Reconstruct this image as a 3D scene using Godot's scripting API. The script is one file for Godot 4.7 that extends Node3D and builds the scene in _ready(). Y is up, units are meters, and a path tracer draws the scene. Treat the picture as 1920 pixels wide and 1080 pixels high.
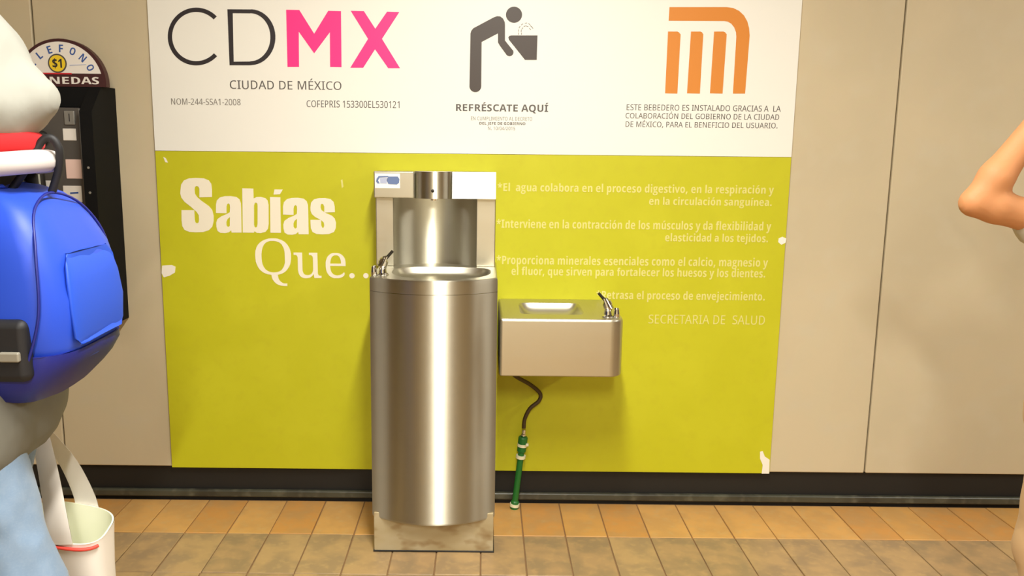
extends Node3D
# A drinking fountain with a bottle filler in front of a printed sign in a metro passage.
# Axes: x to the right along the wall, y up, z out of the wall; the face of the sign is z = 0.

var M := {}
var used := {}


# ---------------------------------------------------------------- scene graph helpers
func numbered(called: String) -> String:
	if not used.has(called):
		used[called] = 0
		return called
	used[called] += 1
	return "%s_%03d" % [called, used[called]]


func thing(called: String, label: String, category: String, at: Vector3, group := "") -> Node3D:
	var o := Node3D.new()
	o.name = numbered(called)
	add_child(o)
	o.position = at
	o.set_meta("label", label)
	o.set_meta("category", category)
	if group != "":
		o.set_meta("group", group)
	return o


func origin_of(p: Node) -> Vector3:
	var v := Vector3.ZERO
	while p is Node3D and p != self:
		v += p.position
		p = p.get_parent()
	return v


# commits a buffer built in world coordinates as one mesh under parent
func put(m: Dictionary, called: String, mat: Material, parent: Node = self, label := "") -> MeshInstance3D:
	var off := origin_of(parent)
	var v: PackedVector3Array = m.v
	for i in v.size():
		v[i] -= off
	var a := []
	a.resize(Mesh.ARRAY_MAX)
	a[Mesh.ARRAY_VERTEX] = v
	a[Mesh.ARRAY_NORMAL] = m.n
	a[Mesh.ARRAY_TEX_UV] = m.uv
	a[Mesh.ARRAY_INDEX] = m.i
	var am := ArrayMesh.new()
	am.add_surface_from_arrays(Mesh.PRIMITIVE_TRIANGLES, a)
	var o := MeshInstance3D.new()
	o.mesh = am
	o.material_override = null
	am.surface_set_material(0, mat)
	o.name = called if parent != self else numbered(called)
	if label != "":
		o.set_meta("label", label)
	parent.add_child(o, true)
	return o


func structure(o: Node) -> Node:
	o.set_meta("kind", "structure")
	return o


# ---------------------------------------------------------------- mesh helpers
func buf() -> Dictionary:
	return {"v": PackedVector3Array(), "n": PackedVector3Array(), "uv": PackedVector2Array(), "i": PackedInt32Array()}


func flat_uv(p: Vector3, n: Vector3) -> Vector2:
	var a := n.abs()
	if a.y >= a.x and a.y >= a.z:
		return Vector2(p.x, p.z)
	if a.x >= a.z:
		return Vector2(p.z, -p.y)
	return Vector2(p.x, -p.y)


# a, b, c, d run counterclockwise seen from outside
func quad(m: Dictionary, a: Vector3, b: Vector3, c: Vector3, d: Vector3) -> void:
	var n := (b - a).cross(c - a).normalized()
	var k: int = m.v.size()
	for p in [a, b, c, d]:
		m.v.append(p)
		m.n.append(n)
		m.uv.append(flat_uv(p, n))
	for j in [0, 2, 1, 0, 3, 2]:
		m.i.append(k + j)


func box(m: Dictionary, lo: Vector3, hi: Vector3) -> void:
	rbox(m, lo, hi, 0.0, 1)


func rbox(m: Dictionary, lo: Vector3, hi: Vector3, r: float, n := 2) -> void:
	var c := (lo + hi) / 2.0
	var h := (hi - lo) / 2.0
	r = minf(r, minf(h.x, minf(h.y, h.z)))
	for axis in 3:
		for s in [-1.0, 1.0]:
			var u := (axis + 1) % 3
			var w := (axis + 2) % 3
			var lu := []
			var lw := []
			for pair in [[lu, h[u]], [lw, h[w]]]:
				var e: float = pair[1]
				if r <= 0.0:
					pair[0].append_array([-e, e])
				else:
					for k in n + 1:
						pair[0].append(-e + r * k / n)
					for k in n + 1:
						if e - r + r * k / n > pair[0][-1] + 1e-7:
							pair[0].append(e - r + r * k / n)
			var k0: int = m.v.size()
			for a in lu:
				for b in lw:
					var p := Vector3.ZERO
					p[axis] = s * h[axis]
					p[u] = a
					p[w] = b
					var nn := Vector3.ZERO
					nn[axis] = s
					if r > 0.0:
						var q := p.clamp(-(h - Vector3.ONE * r), h - Vector3.ONE * r)
						nn = (p - q).normalized()
						p = q + nn * r
					var face := Vector3.ZERO
					face[axis] = s
					m.v.append(c + p)
					m.n.append(nn)
					m.uv.append(flat_uv(c + p, face))
			var cols := lw.size()
			for a in lu.size() - 1:
				for b in cols - 1:
					var i0 := k0 + a * cols + b
					var t := [i0, i0 + cols, i0 + cols + 1, i0, i0 + cols + 1, i0 + 1]
					if s > 0.0:
						t = [i0, i0 + cols + 1, i0 + cols, i0, i0 + 1, i0 + cols + 1]
					for j in t:
						m.i.append(j)


# rows of points; normals are smooth; outside is where (along a row) x (from row to row) points, unless flipped
func grid(m: Dictionary, rows: Array, closed := false, flip := false) -> void:
	var nr := rows.size()
	var nc: int = rows[0].size()
	var k0: int = m.v.size()
	var cc := nc + 1 if closed else nc
	var vlen := 0.0
	for r in nr:
		var ulen := 0.0
		if r > 0:
			vlen += (rows[r][nc / 2] - rows[r - 1][nc / 2]).length()
		for c0 in cc:
			var c := c0 % nc
			var p: Vector3 = rows[r][c]
			if c0 > 0:
				ulen += (p - rows[r][(c - 1 + nc) % nc]).length()
			var a: Vector3 = rows[r][(c + 1) % nc] if closed or c < nc - 1 else p
			var b: Vector3 = rows[r][(c - 1 + nc) % nc] if closed or c > 0 else p
			var d: Vector3 = rows[mini(r + 1, nr - 1)][c]
			var e: Vector3 = rows[maxi(r - 1, 0)][c]
			var du := a - b
			if du.length() < 1e-7:
				var r2 := clampi(r + (1 if r == 0 else -1), 0, nr - 1)
				du = rows[r2][(c + 1) % nc] - rows[r2][(c - 1 + nc) % nc]
			var n := du.cross(d - e)
			if n.length() < 1e-12:
				n = Vector3.UP
			n = n.normalized()
			m.v.append(p)
			m.n.append(-n if flip else n)
			m.uv.append(Vector2(ulen, -vlen))
	for r in nr - 1:
		for c in cc - 1:
			var i0 := k0 + r * cc + c
			var t := [i0, i0 + cc + 1, i0 + 1, i0, i0 + cc, i0 + cc + 1]
			if flip:
				t = [i0, i0 + 1, i0 + cc + 1, i0, i0 + cc + 1, i0 + cc]
			for j in t:
				m.i.append(j)


# flat polygon cap in space; pts is a loop, n its outside
func cap(m: Dictionary, pts: Array, n: Vector3) -> void:
	var ax := Vector3.RIGHT if absf(n.x) < 0.7 else Vector3.UP
	var u := ax.cross(n).normalized()
	var w := n.cross(u)
	var poly := PackedVector2Array()
	for p in pts:
		poly.append(Vector2(p.dot(u), p.dot(w)))
	var idx := Geometry2D.triangulate_polygon(poly)
	var k: int = m.v.size()
	for p in pts:
		m.v.append(p)
		m.n.append(n)
		m.uv.append(flat_uv(p, n))
	for t in range(0, idx.size(), 3):
		var a := idx[t]
		var b := idx[t + 1]
		var c := idx[t + 2]
		if (poly[b] - poly[a]).cross(poly[c] - poly[a]) > 0.0:
			m.i.append_array(PackedInt32Array([k + a, k + c, k + b]))
		else:
			m.i.append_array(PackedInt32Array([k + a, k + b, k + c]))


# polygon in the x-y plane from z0 to z1
func prism(m: Dictionary, poly: Array, z0: float, z1: float) -> void:
	var area := 0.0
	for i in poly.size():
		area += poly[i].cross(poly[(i + 1) % poly.size()])
	var pl := poly.duplicate()
	if area < 0.0:
		pl.reverse()
	var front := []
	var back := []
	for p in pl:
		front.append(Vector3(p.x, p.y, z1))
		back.append(Vector3(p.x, p.y, z0))
	cap(m, front, Vector3.BACK)
	cap(m, back, Vector3.FORWARD)
	for i in pl.size():
		var j := (i + 1) % pl.size()
		quad(m, back[i], back[j], front[j], front[i])


# polygon in the x-z plane from y0 to y1, with a softened top edge
func slab(m: Dictionary, poly: Array, y0: float, y1: float) -> void:
	var area := 0.0
	for i in poly.size():
		area += poly[i].cross(poly[(i + 1) % poly.size()])
	var pl := poly.duplicate()
	if area > 0.0:
		pl.reverse()
	var top := []
	var low := []
	for p in pl:
		top.append(Vector3(p.x, y1, p.y))
		low.append(Vector3(p.x, y0, p.y))
	cap(m, top, Vector3.UP)
	cap(m, low, Vector3.DOWN)
	for i in pl.size():
		var j := (i + 1) % pl.size()
		quad(m, low[i], low[j], top[j], top[i])


func curve(pts: Array, steps := 6) -> Array:
	var out := []
	for i in pts.size() - 1:
		var p0: Vector3 = pts[maxi(i - 1, 0)]
		var p3: Vector3 = pts[mini(i + 2, pts.size() - 1)]
		for s in steps:
			out.append(pts[i].cubic_interpolate(pts[i + 1], p0, p3, float(s) / steps))
	out.append(pts[-1])
	return out


func tube(m: Dictionary, pts: Array, radius, sides := 10, squash := Vector3.ONE) -> void:
	var rows := []
	var side := Vector3.ZERO
	for i in pts.size():
		var d: Vector3 = (pts[mini(i + 1, pts.size() - 1)] - pts[maxi(i - 1, 0)]).normalized()
		if side == Vector3.ZERO:
			side = d.cross(Vector3.UP if absf(d.y) < 0.9 else Vector3.RIGHT).normalized()
		side = (side - d * side.dot(d)).normalized()
		var w := d.cross(side)
		var r: float = radius[i] if radius is Array else radius
		var row := []
		for k in sides:
			var a := TAU * k / sides
			row.append(pts[i] + (side * cos(a) + w * sin(a)) * r * squash)
		rows.append(row)
	grid(m, rows, true)
	var d0: Vector3 = (pts[0] - pts[1]).normalized()
	var d1: Vector3 = (pts[-1] - pts[-2]).normalized()
	fan(m, rows[0], d0)
	fan(m, rows[-1], d1)


func fan(m: Dictionary, ring: Array, n: Vector3) -> void:
	var c := Vector3.ZERO
	for p in ring:
		c += p / ring.size()
	var k: int = m.v.size()
	m.v.append(c)
	m.n.append(n)
	m.uv.append(Vector2.ZERO)
	for p in ring:
		m.v.append(p)
		m.n.append(n)
		m.uv.append(flat_uv(p, n))
	for i in ring.size():
		var j := (i + 1) % ring.size()
		if (ring[i] - c).cross(ring[j] - c).dot(n) > 0.0:
			m.i.append_array(PackedInt32Array([k, k + 1 + j, k + 1 + i]))
		else:
			m.i.append_array(PackedInt32Array([k, k + 1 + i, k + 1 + j]))


# profile of (radius, distance along axis); turned round the axis from at
func lathe(m: Dictionary, at: Vector3, axis: Vector3, profile: Array, sides := 20) -> void:
	var pts := []
	var rr := []
	axis = axis.normalized()
	var side := axis.cross(Vector3.RIGHT if absf(axis.x) < 0.9 else Vector3.UP).normalized()
	var w := axis.cross(side)
	var prev := []
	for p in profile:
		var row := []
		for k in sides:
			var a := TAU * k / sides
			row.append(at + axis * p.y + (side * cos(a) + w * sin(a)) * maxf(p.x, 1e-5))
		if prev.size():
			grid(m, [prev, row], true)
		prev = row
	pts.clear()
	rr.clear()


func ball(m: Dictionary, c: Vector3, r: Vector3, sides := 16) -> void:
	var rows := []
	var half := sides / 2
	for i in half + 1:
		var t := -PI / 2 + PI * i / half
		var row := []
		for k in sides:
			var a := TAU * k / sides
			row.append(c + Vector3(cos(a) * cos(t), sin(t), -sin(a) * cos(t)) * r)
		rows.append(row)
	grid(m, rows, true)


# ---------------------------------------------------------------- bodies: tapered capsules joined smoothly, meshed as surface nets
func blob(m: Dictionary, bones: Array, cell: float, soft := 0.016, rough := 0.0, noise_seed := 1) -> void:
	var k := 1.0 / soft
	var lo := Vector3.INF
	var hi := -Vector3.INF
	for b in bones:
		var r := maxf(b[2], b[3]) + 3.0 * cell + soft * 2.0
		lo = lo.min(b[0].min(b[1]) - Vector3.ONE * r)
		hi = hi.max(b[0].max(b[1]) + Vector3.ONE * r)
	var nx := int((hi.x - lo.x) / cell) + 2
	var ny := int((hi.y - lo.y) / cell) + 2
	var nz := int((hi.z - lo.z) / cell) + 2
	var f := PackedFloat32Array()
	f.resize(nx * ny * nz)
	for b in bones:
		var A: Vector3 = b[0]
		var B: Vector3 = b[1]
		var ra: float = b[2]
		var rb: float = b[3]
		var ab := B - A
		var l2 := maxf(ab.length_squared(), 1e-9)
		var reach := maxf(ra, rb) + 2.0 * cell + soft * 2.0
		var l := (A.min(B) - Vector3.ONE * reach - lo) / cell
		var h := (A.max(B) + Vector3.ONE * reach - lo) / cell
		var x0 := maxi(0, int(l.x))
		var y0 := maxi(0, int(l.y))
		var z0 := maxi(0, int(l.z))
		var x1 := mini(nx - 1, int(h.x) + 1)
		var y1 := mini(ny - 1, int(h.y) + 1)
		var z1 := mini(nz - 1, int(h.z) + 1)
		for z in range(z0, z1 + 1):
			for y in range(y0, y1 + 1):
				var at := (z * ny + y) * nx
				for x in range(x0, x1 + 1):
					var p := Vector3(lo.x + x * cell, lo.y + y * cell, lo.z + z * cell)
					var t := clampf((p - A).dot(ab) / l2, 0.0, 1.0)
					var d := (p - A - ab * t).length() - (ra + (rb - ra) * t)
					if d < reach:
						f[at + x] += exp(-k * d)
	var noise := FastNoiseLite.new()
	noise.seed = noise_seed
	noise.frequency = 9.0
	noise.fractal_octaves = 2
	var cells := PackedInt32Array()
	cells.resize(nx * ny * nz)
	cells.fill(-1)
	var ox := [0, 1, 0, 1, 0, 1, 0, 1]
	var oy := [0, 0, 1, 1, 0, 0, 1, 1]
	var oz := [0, 0, 0, 0, 1, 1, 1, 1]
	var off := []
	for c in 8:
		off.append((oz[c] * ny + oy[c]) * nx + ox[c])
	var edges := [0, 1, 2, 3, 4, 5, 6, 7, 0, 2, 1, 3, 4, 6, 5, 7, 0, 4, 1, 5, 2, 6, 3, 7]
	var verts := PackedVector3Array()
	var g := PackedFloat32Array()
	g.resize(8)
	var wrinkled := rough > 0.0
	if wrinkled:
		for z in nz:
			for y in ny:
				var at := (z * ny + y) * nx
				for x in nx:
					var v := f[at + x]
					if v > 0.02 and v < 60.0:
						f[at + x] = v * exp(k * rough * noise.get_noise_3d(lo.x + x * cell, (lo.y + y * cell) * 0.8, lo.z + z * cell))
	for z in nz - 1:
		for y in ny - 1:
			var at := (z * ny + y) * nx
			for x in nx - 1:
				var i0 := at + x
				var inside := 0
				for c in 8:
					if f[i0 + off[c]] > 1.0:
						inside += 1
				if inside == 0 or inside == 8:
					continue
				for c in 8:
					g[c] = -log(maxf(f[i0 + off[c]], 1e-9))
				var s := Vector3.ZERO
				var n := 0
				for e in range(0, 24, 2):
					var a: int = edges[e]
					var b: int = edges[e + 1]
					if (g[a] < 0.0) != (g[b] < 0.0):
						var t := clampf(g[a] / (g[a] - g[b]), 0.0, 1.0)
						s += Vector3(ox[a], oy[a], oz[a]).lerp(Vector3(ox[b], oy[b], oz[b]), t)
						n += 1
				cells[i0] = verts.size()
				verts.append(lo + (Vector3(x, y, z) + s / n) * cell)
	var tri := PackedInt32Array()
	var strides := [1, nx, nx * ny]
	for z in range(1, nz - 1):
		for y in range(1, ny - 1):
			var at := (z * ny + y) * nx
			for x in range(1, nx - 1):
				var i0 := at + x
				var here := f[i0] > 1.0
				for axis in 3:
					var there := f[i0 + strides[axis]] > 1.0
					if here == there:
						continue
					var su: int = strides[(axis + 1) % 3]
					var sw: int = strides[(axis + 2) % 3]
					var a := cells[i0 - su - sw]
					var b := cells[i0 - sw]
					var c := cells[i0]
					var d := cells[i0 - su]
					if a < 0 or b < 0 or c < 0 or d < 0:
						continue
					if here:
						tri.append_array(PackedInt32Array([a, c, b, a, d, c]))
					else:
						tri.append_array(PackedInt32Array([a, b, c, a, c, d]))
	var norm := PackedVector3Array()
	norm.resize(verts.size())
	for t in range(0, tri.size(), 3):
		var n := (verts[tri[t + 2]] - verts[tri[t]]).cross(verts[tri[t + 1]] - verts[tri[t]])
		for j in 3:
			norm[tri[t + j]] += n
	var k0: int = m.v.size()
	for i in verts.size():
		m.v.append(verts[i])
		m.n.append(norm[i].normalized())
		m.uv.append(Vector2(verts[i].x, -verts[i].y))
	for t in tri:
		m.i.append(k0 + t)


# ---------------------------------------------------------------- materials
func mat(called: String, c: Color, rough := 0.6, metal := 0.0) -> StandardMaterial3D:
	var s := StandardMaterial3D.new()
	s.resource_name = called
	s.albedo_color = c
	s.roughness = rough
	s.metallic = metal
	M[called] = s
	return s


func rgb(r: int, g: int, b: int) -> Color:
	return Color8(r, g, b)


func noise_image(size: int, frequency: float, seed_: int, octaves := 4) -> Image:
	var n := FastNoiseLite.new()
	n.seed = seed_
	n.frequency = frequency
	n.fractal_octaves = octaves
	return n.get_seamless_image(size, size)


# a two-colour mottle: the fine and the coarse noise together choose between colours
func mottle(size: int, a: Color, b: Color, c: Color, coarse: float, fine: float, seed_: int, lean := 0.5) -> ImageTexture:
	var p := noise_image(size, coarse, seed_)
	var q := noise_image(size, fine, seed_ + 7, 3)
	var im := Image.create(size, size, false, Image.FORMAT_RGB8)
	for y in size:
		for x in size:
			var t := clampf((p.get_pixel(x, y).r - lean) * 2.2 + 0.5, 0.0, 1.0)
			var w := q.get_pixel(x, y).r
			im.set_pixel(x, y, a.lerp(b, t).lerp(c, clampf((w - 0.55) * 1.6, 0.0, 1.0)))
	return ImageTexture.create_from_image(im)


func world_map(s: StandardMaterial3D, t: Texture2D, scale_: float) -> void:
	s.albedo_texture = t
	s.uv1_triplanar = true
	s.uv1_world_triplanar = true
	s.uv1_scale = Vector3.ONE * scale_


func brushed(size: int, seed_: int, lo: float, hi: float) -> ImageTexture:
	var rng := RandomNumberGenerator.new()
	rng.seed = seed_
	var soft := noise_image(size, 0.012, seed_)
	var im := Image.create(size, size, false, Image.FORMAT_RGB8)
	for y in size:
		var row := rng.randf()
		for x in size:
			var g := lerpf(lo, hi, clampf(0.55 * row + 0.45 * soft.get_pixel(x, y).r, 0.0, 1.0))
			im.set_pixel(x, y, Color(g, g, g))
	return ImageTexture.create_from_image(im)


func materials() -> void:
	var steel := mat("brushed_steel", Color(0.765, 0.75, 0.69), 1.0, 1.0)
	steel.roughness_texture = brushed(256, 3, 0.40, 0.46)
	steel.anisotropy_enabled = true
	steel.anisotropy = -1.0
	steel.uv1_scale = Vector3(1.2, 3.0, 1.0)
	var satin := mat("satin_steel", Color(0.785, 0.77, 0.71), 1.0, 1.0)
	satin.roughness_texture = brushed(256, 4, 0.33, 0.40)
	satin.uv1_scale = Vector3(1.5, 4.0, 1.0)
	mat("chrome", Color(0.86, 0.85, 0.83), 0.09, 1.0)
	mat("base_steel", Color(0.74, 0.71, 0.62), 0.5, 0.35).albedo_texture = mottle(256, Color(1, 0.98, 0.93), Color(0.93, 0.88, 0.78), Color(0.72, 0.60, 0.44), 0.010, 0.03, 31, 0.5)
	M.base_steel.uv1_scale = Vector3(1.1, 2.0, 1)
	var panel := mat("panel_laminate", Color(1, 1, 1), 0.5)
	world_map(panel, mottle(512, rgb(190, 177, 148), rgb(196, 182, 152), rgb(194, 183, 157), 0.006, 0.03, 5), 0.35)
	mat("wall_core", rgb(60, 52, 42), 0.9)
	mat("skirting_black", rgb(17, 15, 11), 0.6)
	var ledge := mat("skirting_ledge", Color(1, 1, 1), 0.35)
	world_map(ledge, mottle(256, rgb(66, 66, 54), rgb(48, 46, 38), rgb(112, 110, 92), 0.01, 0.05, 8, 0.55), 1.1)
	mat("grout", rgb(142, 110, 74), 0.9)
	var base := [[rgb(202, 152, 84), rgb(190, 146, 86), rgb(192, 156, 104)], [rgb(206, 158, 92), rgb(194, 150, 90), rgb(196, 162, 110)], [rgb(198, 144, 78), rgb(186, 142, 86), rgb(188, 152, 102)],
		[rgb(172, 142, 100), rgb(150, 126, 94), rgb(184, 152, 104)], [rgb(176, 146, 102), rgb(154, 130, 96), rgb(186, 156, 108)], [rgb(168, 138, 98), rgb(146, 124, 92), rgb(180, 148, 102)]]
	for i in 6:
		var t := mat("tile_%d" % i, Color(1, 1, 1), 0.42)
		world_map(t, mottle(256, base[i][0], base[i][1], base[i][2], 0.014, 0.05, 40 + i, 0.52), 1.7)
		t.uv1_offset = Vector3(0.13 * i, 0.31 * i, 0.57 * i)
	var far := mat("far_floor", Color(1, 1, 1), 0.45)
	world_map(far, mottle(256, rgb(170, 138, 96), rgb(150, 122, 86), rgb(188, 152, 104), 0.02, 0.06, 61), 0.8)
	mat("ceiling_paint", rgb(178, 174, 162), 0.85)
	mat("far_wall", rgb(200, 190, 164), 0.7)
	mat("shutter_dark", rgb(44, 41, 37), 0.55, 0.2)
	mat("end_wall", rgb(120, 110, 94), 0.7)
	mat("board_white", rgb(228, 227, 220), 0.5)
	var green := mat("board_green", Color(1, 1, 1), 0.58)
	world_map(green, mottle(512, rgb(184, 182, 12), rgb(188, 186, 20), rgb(182, 178, 18), 0.008, 0.05, 70), 0.6)
	mat("board_edge", rgb(150, 140, 118), 0.6)
	mat("ink_black", rgb(38, 32, 36), 0.5)
	mat("ink_grey", rgb(84, 80, 78), 0.5)
	mat("ink_pale_grey", rgb(126, 121, 115), 0.5)
	mat("ink_brown", rgb(62, 52, 46), 0.5)
	mat("ink_pink", rgb(238, 40, 132), 0.5)
	mat("ink_orange", rgb(206, 128, 44), 0.5)
	mat("ink_cream", rgb(232, 225, 206), 0.5)
	mat("ink_pale_yellow", rgb(212, 206, 124), 0.5)
	mat("torn_white", rgb(232, 226, 214), 0.7)
	mat("sticker_white", rgb(236, 234, 232), 0.5)
	mat("sticker_blue", rgb(96, 116, 160), 0.5)
	mat("sticker_pale_blue", rgb(170, 178, 204), 0.5)
	mat("rubber_black", rgb(26, 24, 22), 0.55)
	mat("drain_dark", rgb(50, 46, 40), 0.5, 0.6)
	mat("hose_brown", rgb(62, 46, 18), 0.5)
	mat("pipe_green", rgb(24, 104, 40), 0.42)
	mat("clip_white", rgb(226, 222, 190), 0.5)
	mat("phone_black", rgb(9, 9, 9), 0.7).metallic_specular = 0.3
	mat("phone_maroon", rgb(62, 26, 28), 0.5)
	mat("phone_grey", rgb(92, 88, 84), 0.4, 0.3)
	mat("phone_white", rgb(224, 219, 212), 0.5)
	mat("phone_pink", rgb(226, 196, 186), 0.5)
	mat("phone_blue", rgb(52, 84, 150), 0.5)
	mat("phone_yellow", rgb(228, 196, 40), 0.5)
	mat("phone_red", rgb(196, 44, 52), 0.5)
	mat("key_grey", rgb(150, 148, 142), 0.4, 0.5)
	var cloth := func(called: String, c: Color, sheen := 0.4):
		var s := mat(called, c, 0.9)
		s.rim_enabled = true
		s.rim = sheen
		s.rim_tint = 0.6
		return s
	cloth.call("hood_cloth", rgb(152, 153, 146))
	cloth.call("collar_red", rgb(206, 24, 30))
	cloth.call("shirt_white", rgb(196, 190, 188))
	cloth.call("jacket_grey", rgb(112, 112, 104))
	var denim: StandardMaterial3D = cloth.call("denim", Color(1, 1, 1))
	world_map(denim, mottle(256, rgb(124, 146, 172), rgb(116, 140, 168), rgb(138, 157, 178), 0.02, 0.15, 90), 5.0)
	cloth.call("tee_cloth", rgb(176, 168, 150))
	cloth.call("trousers_tan", rgb(178, 146, 104))
	var nylon := mat("nylon_blue", rgb(28, 70, 196), 0.5)
	nylon.rim_enabled = true
	nylon.rim = 0.5
	mat("nylon_sky", rgb(31, 79, 204), 0.5)
	mat("nylon_navy", rgb(22, 32, 122), 0.45)
	mat("webbing_black", rgb(20, 20, 24), 0.6)
	mat("buckle_grey", rgb(134, 130, 118), 0.35)
	var bag := mat("bag_white", rgb(232, 226, 218), 0.5)
	bag.backlight_enabled = true
	bag.backlight = Color(0.35, 0.33, 0.3)
	var lining := mat("bag_lining", rgb(242, 244, 216), 0.6)
	lining.backlight_enabled = true
	lining.backlight = Color(0.3, 0.32, 0.22)
	mat("bag_red", rgb(232, 74, 62), 0.5)
	var skin := mat("skin", rgb(186, 128, 82), 0.65)
	skin.subsurf_scatter_enabled = true
	skin.subsurf_scatter_strength = 0.15
	mat("hair_dark", rgb(34, 26, 22), 0.5)
	mat("eye_white", rgb(230, 226, 220), 0.2)
	mat("eye_dark", rgb(40, 28, 20), 0.1)
	mat("lip", rgb(170, 96, 80), 0.5)
	mat("shoe_dark", rgb(46, 42, 40), 0.6)
	mat("shoe_sole", rgb(210, 206, 198), 0.7)
	mat("lamp_housing", rgb(226, 224, 218), 0.5)
	var glow := mat("lamp_diffuser", rgb(250, 248, 240), 0.5)
	glow.emission_enabled = true
	glow.emission = rgb(255, 248, 228)
	glow.emission_energy_multiplier = 3.0


# ---------------------------------------------------------------- lettering
var fonts := {}


func font_of(kind: String) -> Font:
	if not fonts.has(kind):
		var s := SystemFont.new()
		s.font_names = PackedStringArray(["Droid Serif" if kind.begins_with("serif") else "Droid Sans"])
		s.font_weight = 700 if "bold" in kind else 400
		var v := FontVariation.new()
		v.base_font = s
		fonts[kind] = v
	return fonts[kind]


func letters(parent: Node, called: String, words: String, kind: String, x: float, y: float, w: float, h: float, z: float, m: Material, turn := 0.0) -> void:
	var t := TextMesh.new()
	t.text = words
	t.font = font_of(kind)
	t.font_size = 64
	t.pixel_size = 0.001
	t.depth = 0.02
	t.curve_step = 1.5
	t.material = m
	var b := t.get_aabb()
	var o := MeshInstance3D.new()
	o.mesh = t
	o.name = called
	var sx := w / b.size.x
	var sy := h / b.size.y
	var c := b.get_center()
	# the box keeps its centre under the turn
	o.scale = Vector3(sx, sy, 0.05)
	o.rotation.z = turn
	var shift := Vector3(c.x * sx, c.y * sy, 0.0).rotated(Vector3.BACK, turn)
	o.position = Vector3(x + w / 2.0, y + h / 2.0, z) - shift - origin_of(parent)
	parent.add_child(o, true)


# ---------------------------------------------------------------- the place
func _ready() -> void:
	camera_and_light()
	materials()
	room()
	lamps()
	sign_boards()
	tall_fountain()
	low_fountain()
	drain()
	payphone()
	walker()
	backpack()
	shopping_bag()
	passer()


func camera_and_light() -> void:
	var cam := Camera3D.new()
	cam.name = "camera"
	cam.projection = Camera3D.PROJECTION_FRUSTUM
	cam.near = 0.05
	cam.far = 60.0
	cam.size = cam.near * 2.0 * 540.0 / 1600.0
	cam.frustum_offset = Vector2(cam.near * 53.7 / 1600.0, 0.0)
	cam.transform = Transform3D(Basis(Vector3.RIGHT, -0.168518) * Basis(Vector3.BACK, 0.010191), Vector3(0.0, 1.46285, 3.30753))
	add_child(cam)
	cam.current = true
	var e := Environment.new()
	e.background_mode = Environment.BG_COLOR
	e.background_color = Color(0.02, 0.02, 0.02)
	e.tonemap_mode = Environment.TONE_MAPPER_LINEAR
	e.tonemap_exposure = 1.0
	e.sdfgi_enabled = true
	e.ssao_enabled = true
	e.ssil_enabled = true
	var w := WorldEnvironment.new()
	w.name = "surroundings"
	w.environment = e
	add_child(w)


const LAMP_Y := 2.84
const LAMP_ENERGY := 12.4


func lamps() -> void:
	var words := ["white fluorescent batten on the ceiling above the fountain", "white fluorescent batten on the ceiling right of the fountain", "white fluorescent batten on the ceiling far left of the payphone", "white fluorescent batten on the ceiling near the opposite wall"]
	var xs := [0.08, 3.9, -6.6, 0.08]
	var near := [1.35, 1.3, 1.3, 4.3]
	var far := [2.85, 3.9, 3.9, 5.8]
	var power := [0.9, 0.95, 0.8, 1.5]
	for k in 4:
		var x: float = xs[k]
		var z0: float = near[k]
		var z1: float = far[k]
		var t := thing("ceiling_lamp", words[k], "lamp", Vector3(x, LAMP_Y, (z0 + z1) / 2.0), "fluorescent battens across the passage")
		var m := buf()
		rbox(m, Vector3(x - 0.075, LAMP_Y + 0.05, z0), Vector3(x + 0.075, LAMP_Y + 0.16, z1), 0.01)
		put(m, "housing", M.lamp_housing, t)
		m = buf()
		rbox(m, Vector3(x - 0.058, LAMP_Y + 0.005, z0 + 0.02), Vector3(x + 0.058, LAMP_Y + 0.05, z1 - 0.02), 0.015)
		put(m, "diffuser", M.lamp_diffuser, t)
		for s in [z0, z1 - 0.02]:
			m = buf()
			rbox(m, Vector3(x - 0.063, LAMP_Y + 0.002, s), Vector3(x + 0.063, LAMP_Y + 0.05, s + 0.02), 0.004)
			put(m, "end_cap", M.lamp_housing, t)
		var a := AreaLight3D.new()
		a.name = "lamp_light"
		a.area_size = Vector2(0.11, z1 - z0 - 0.04)
		a.light_energy = LAMP_ENERGY * power[k]
		a.light_color = Color(1.0, 0.985, 0.945)
		a.shadow_enabled = true
		a.area_range = 30.0
		t.add_child(a)
		a.rotation.x = -PI / 2.0
		a.position.y = -0.004


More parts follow.
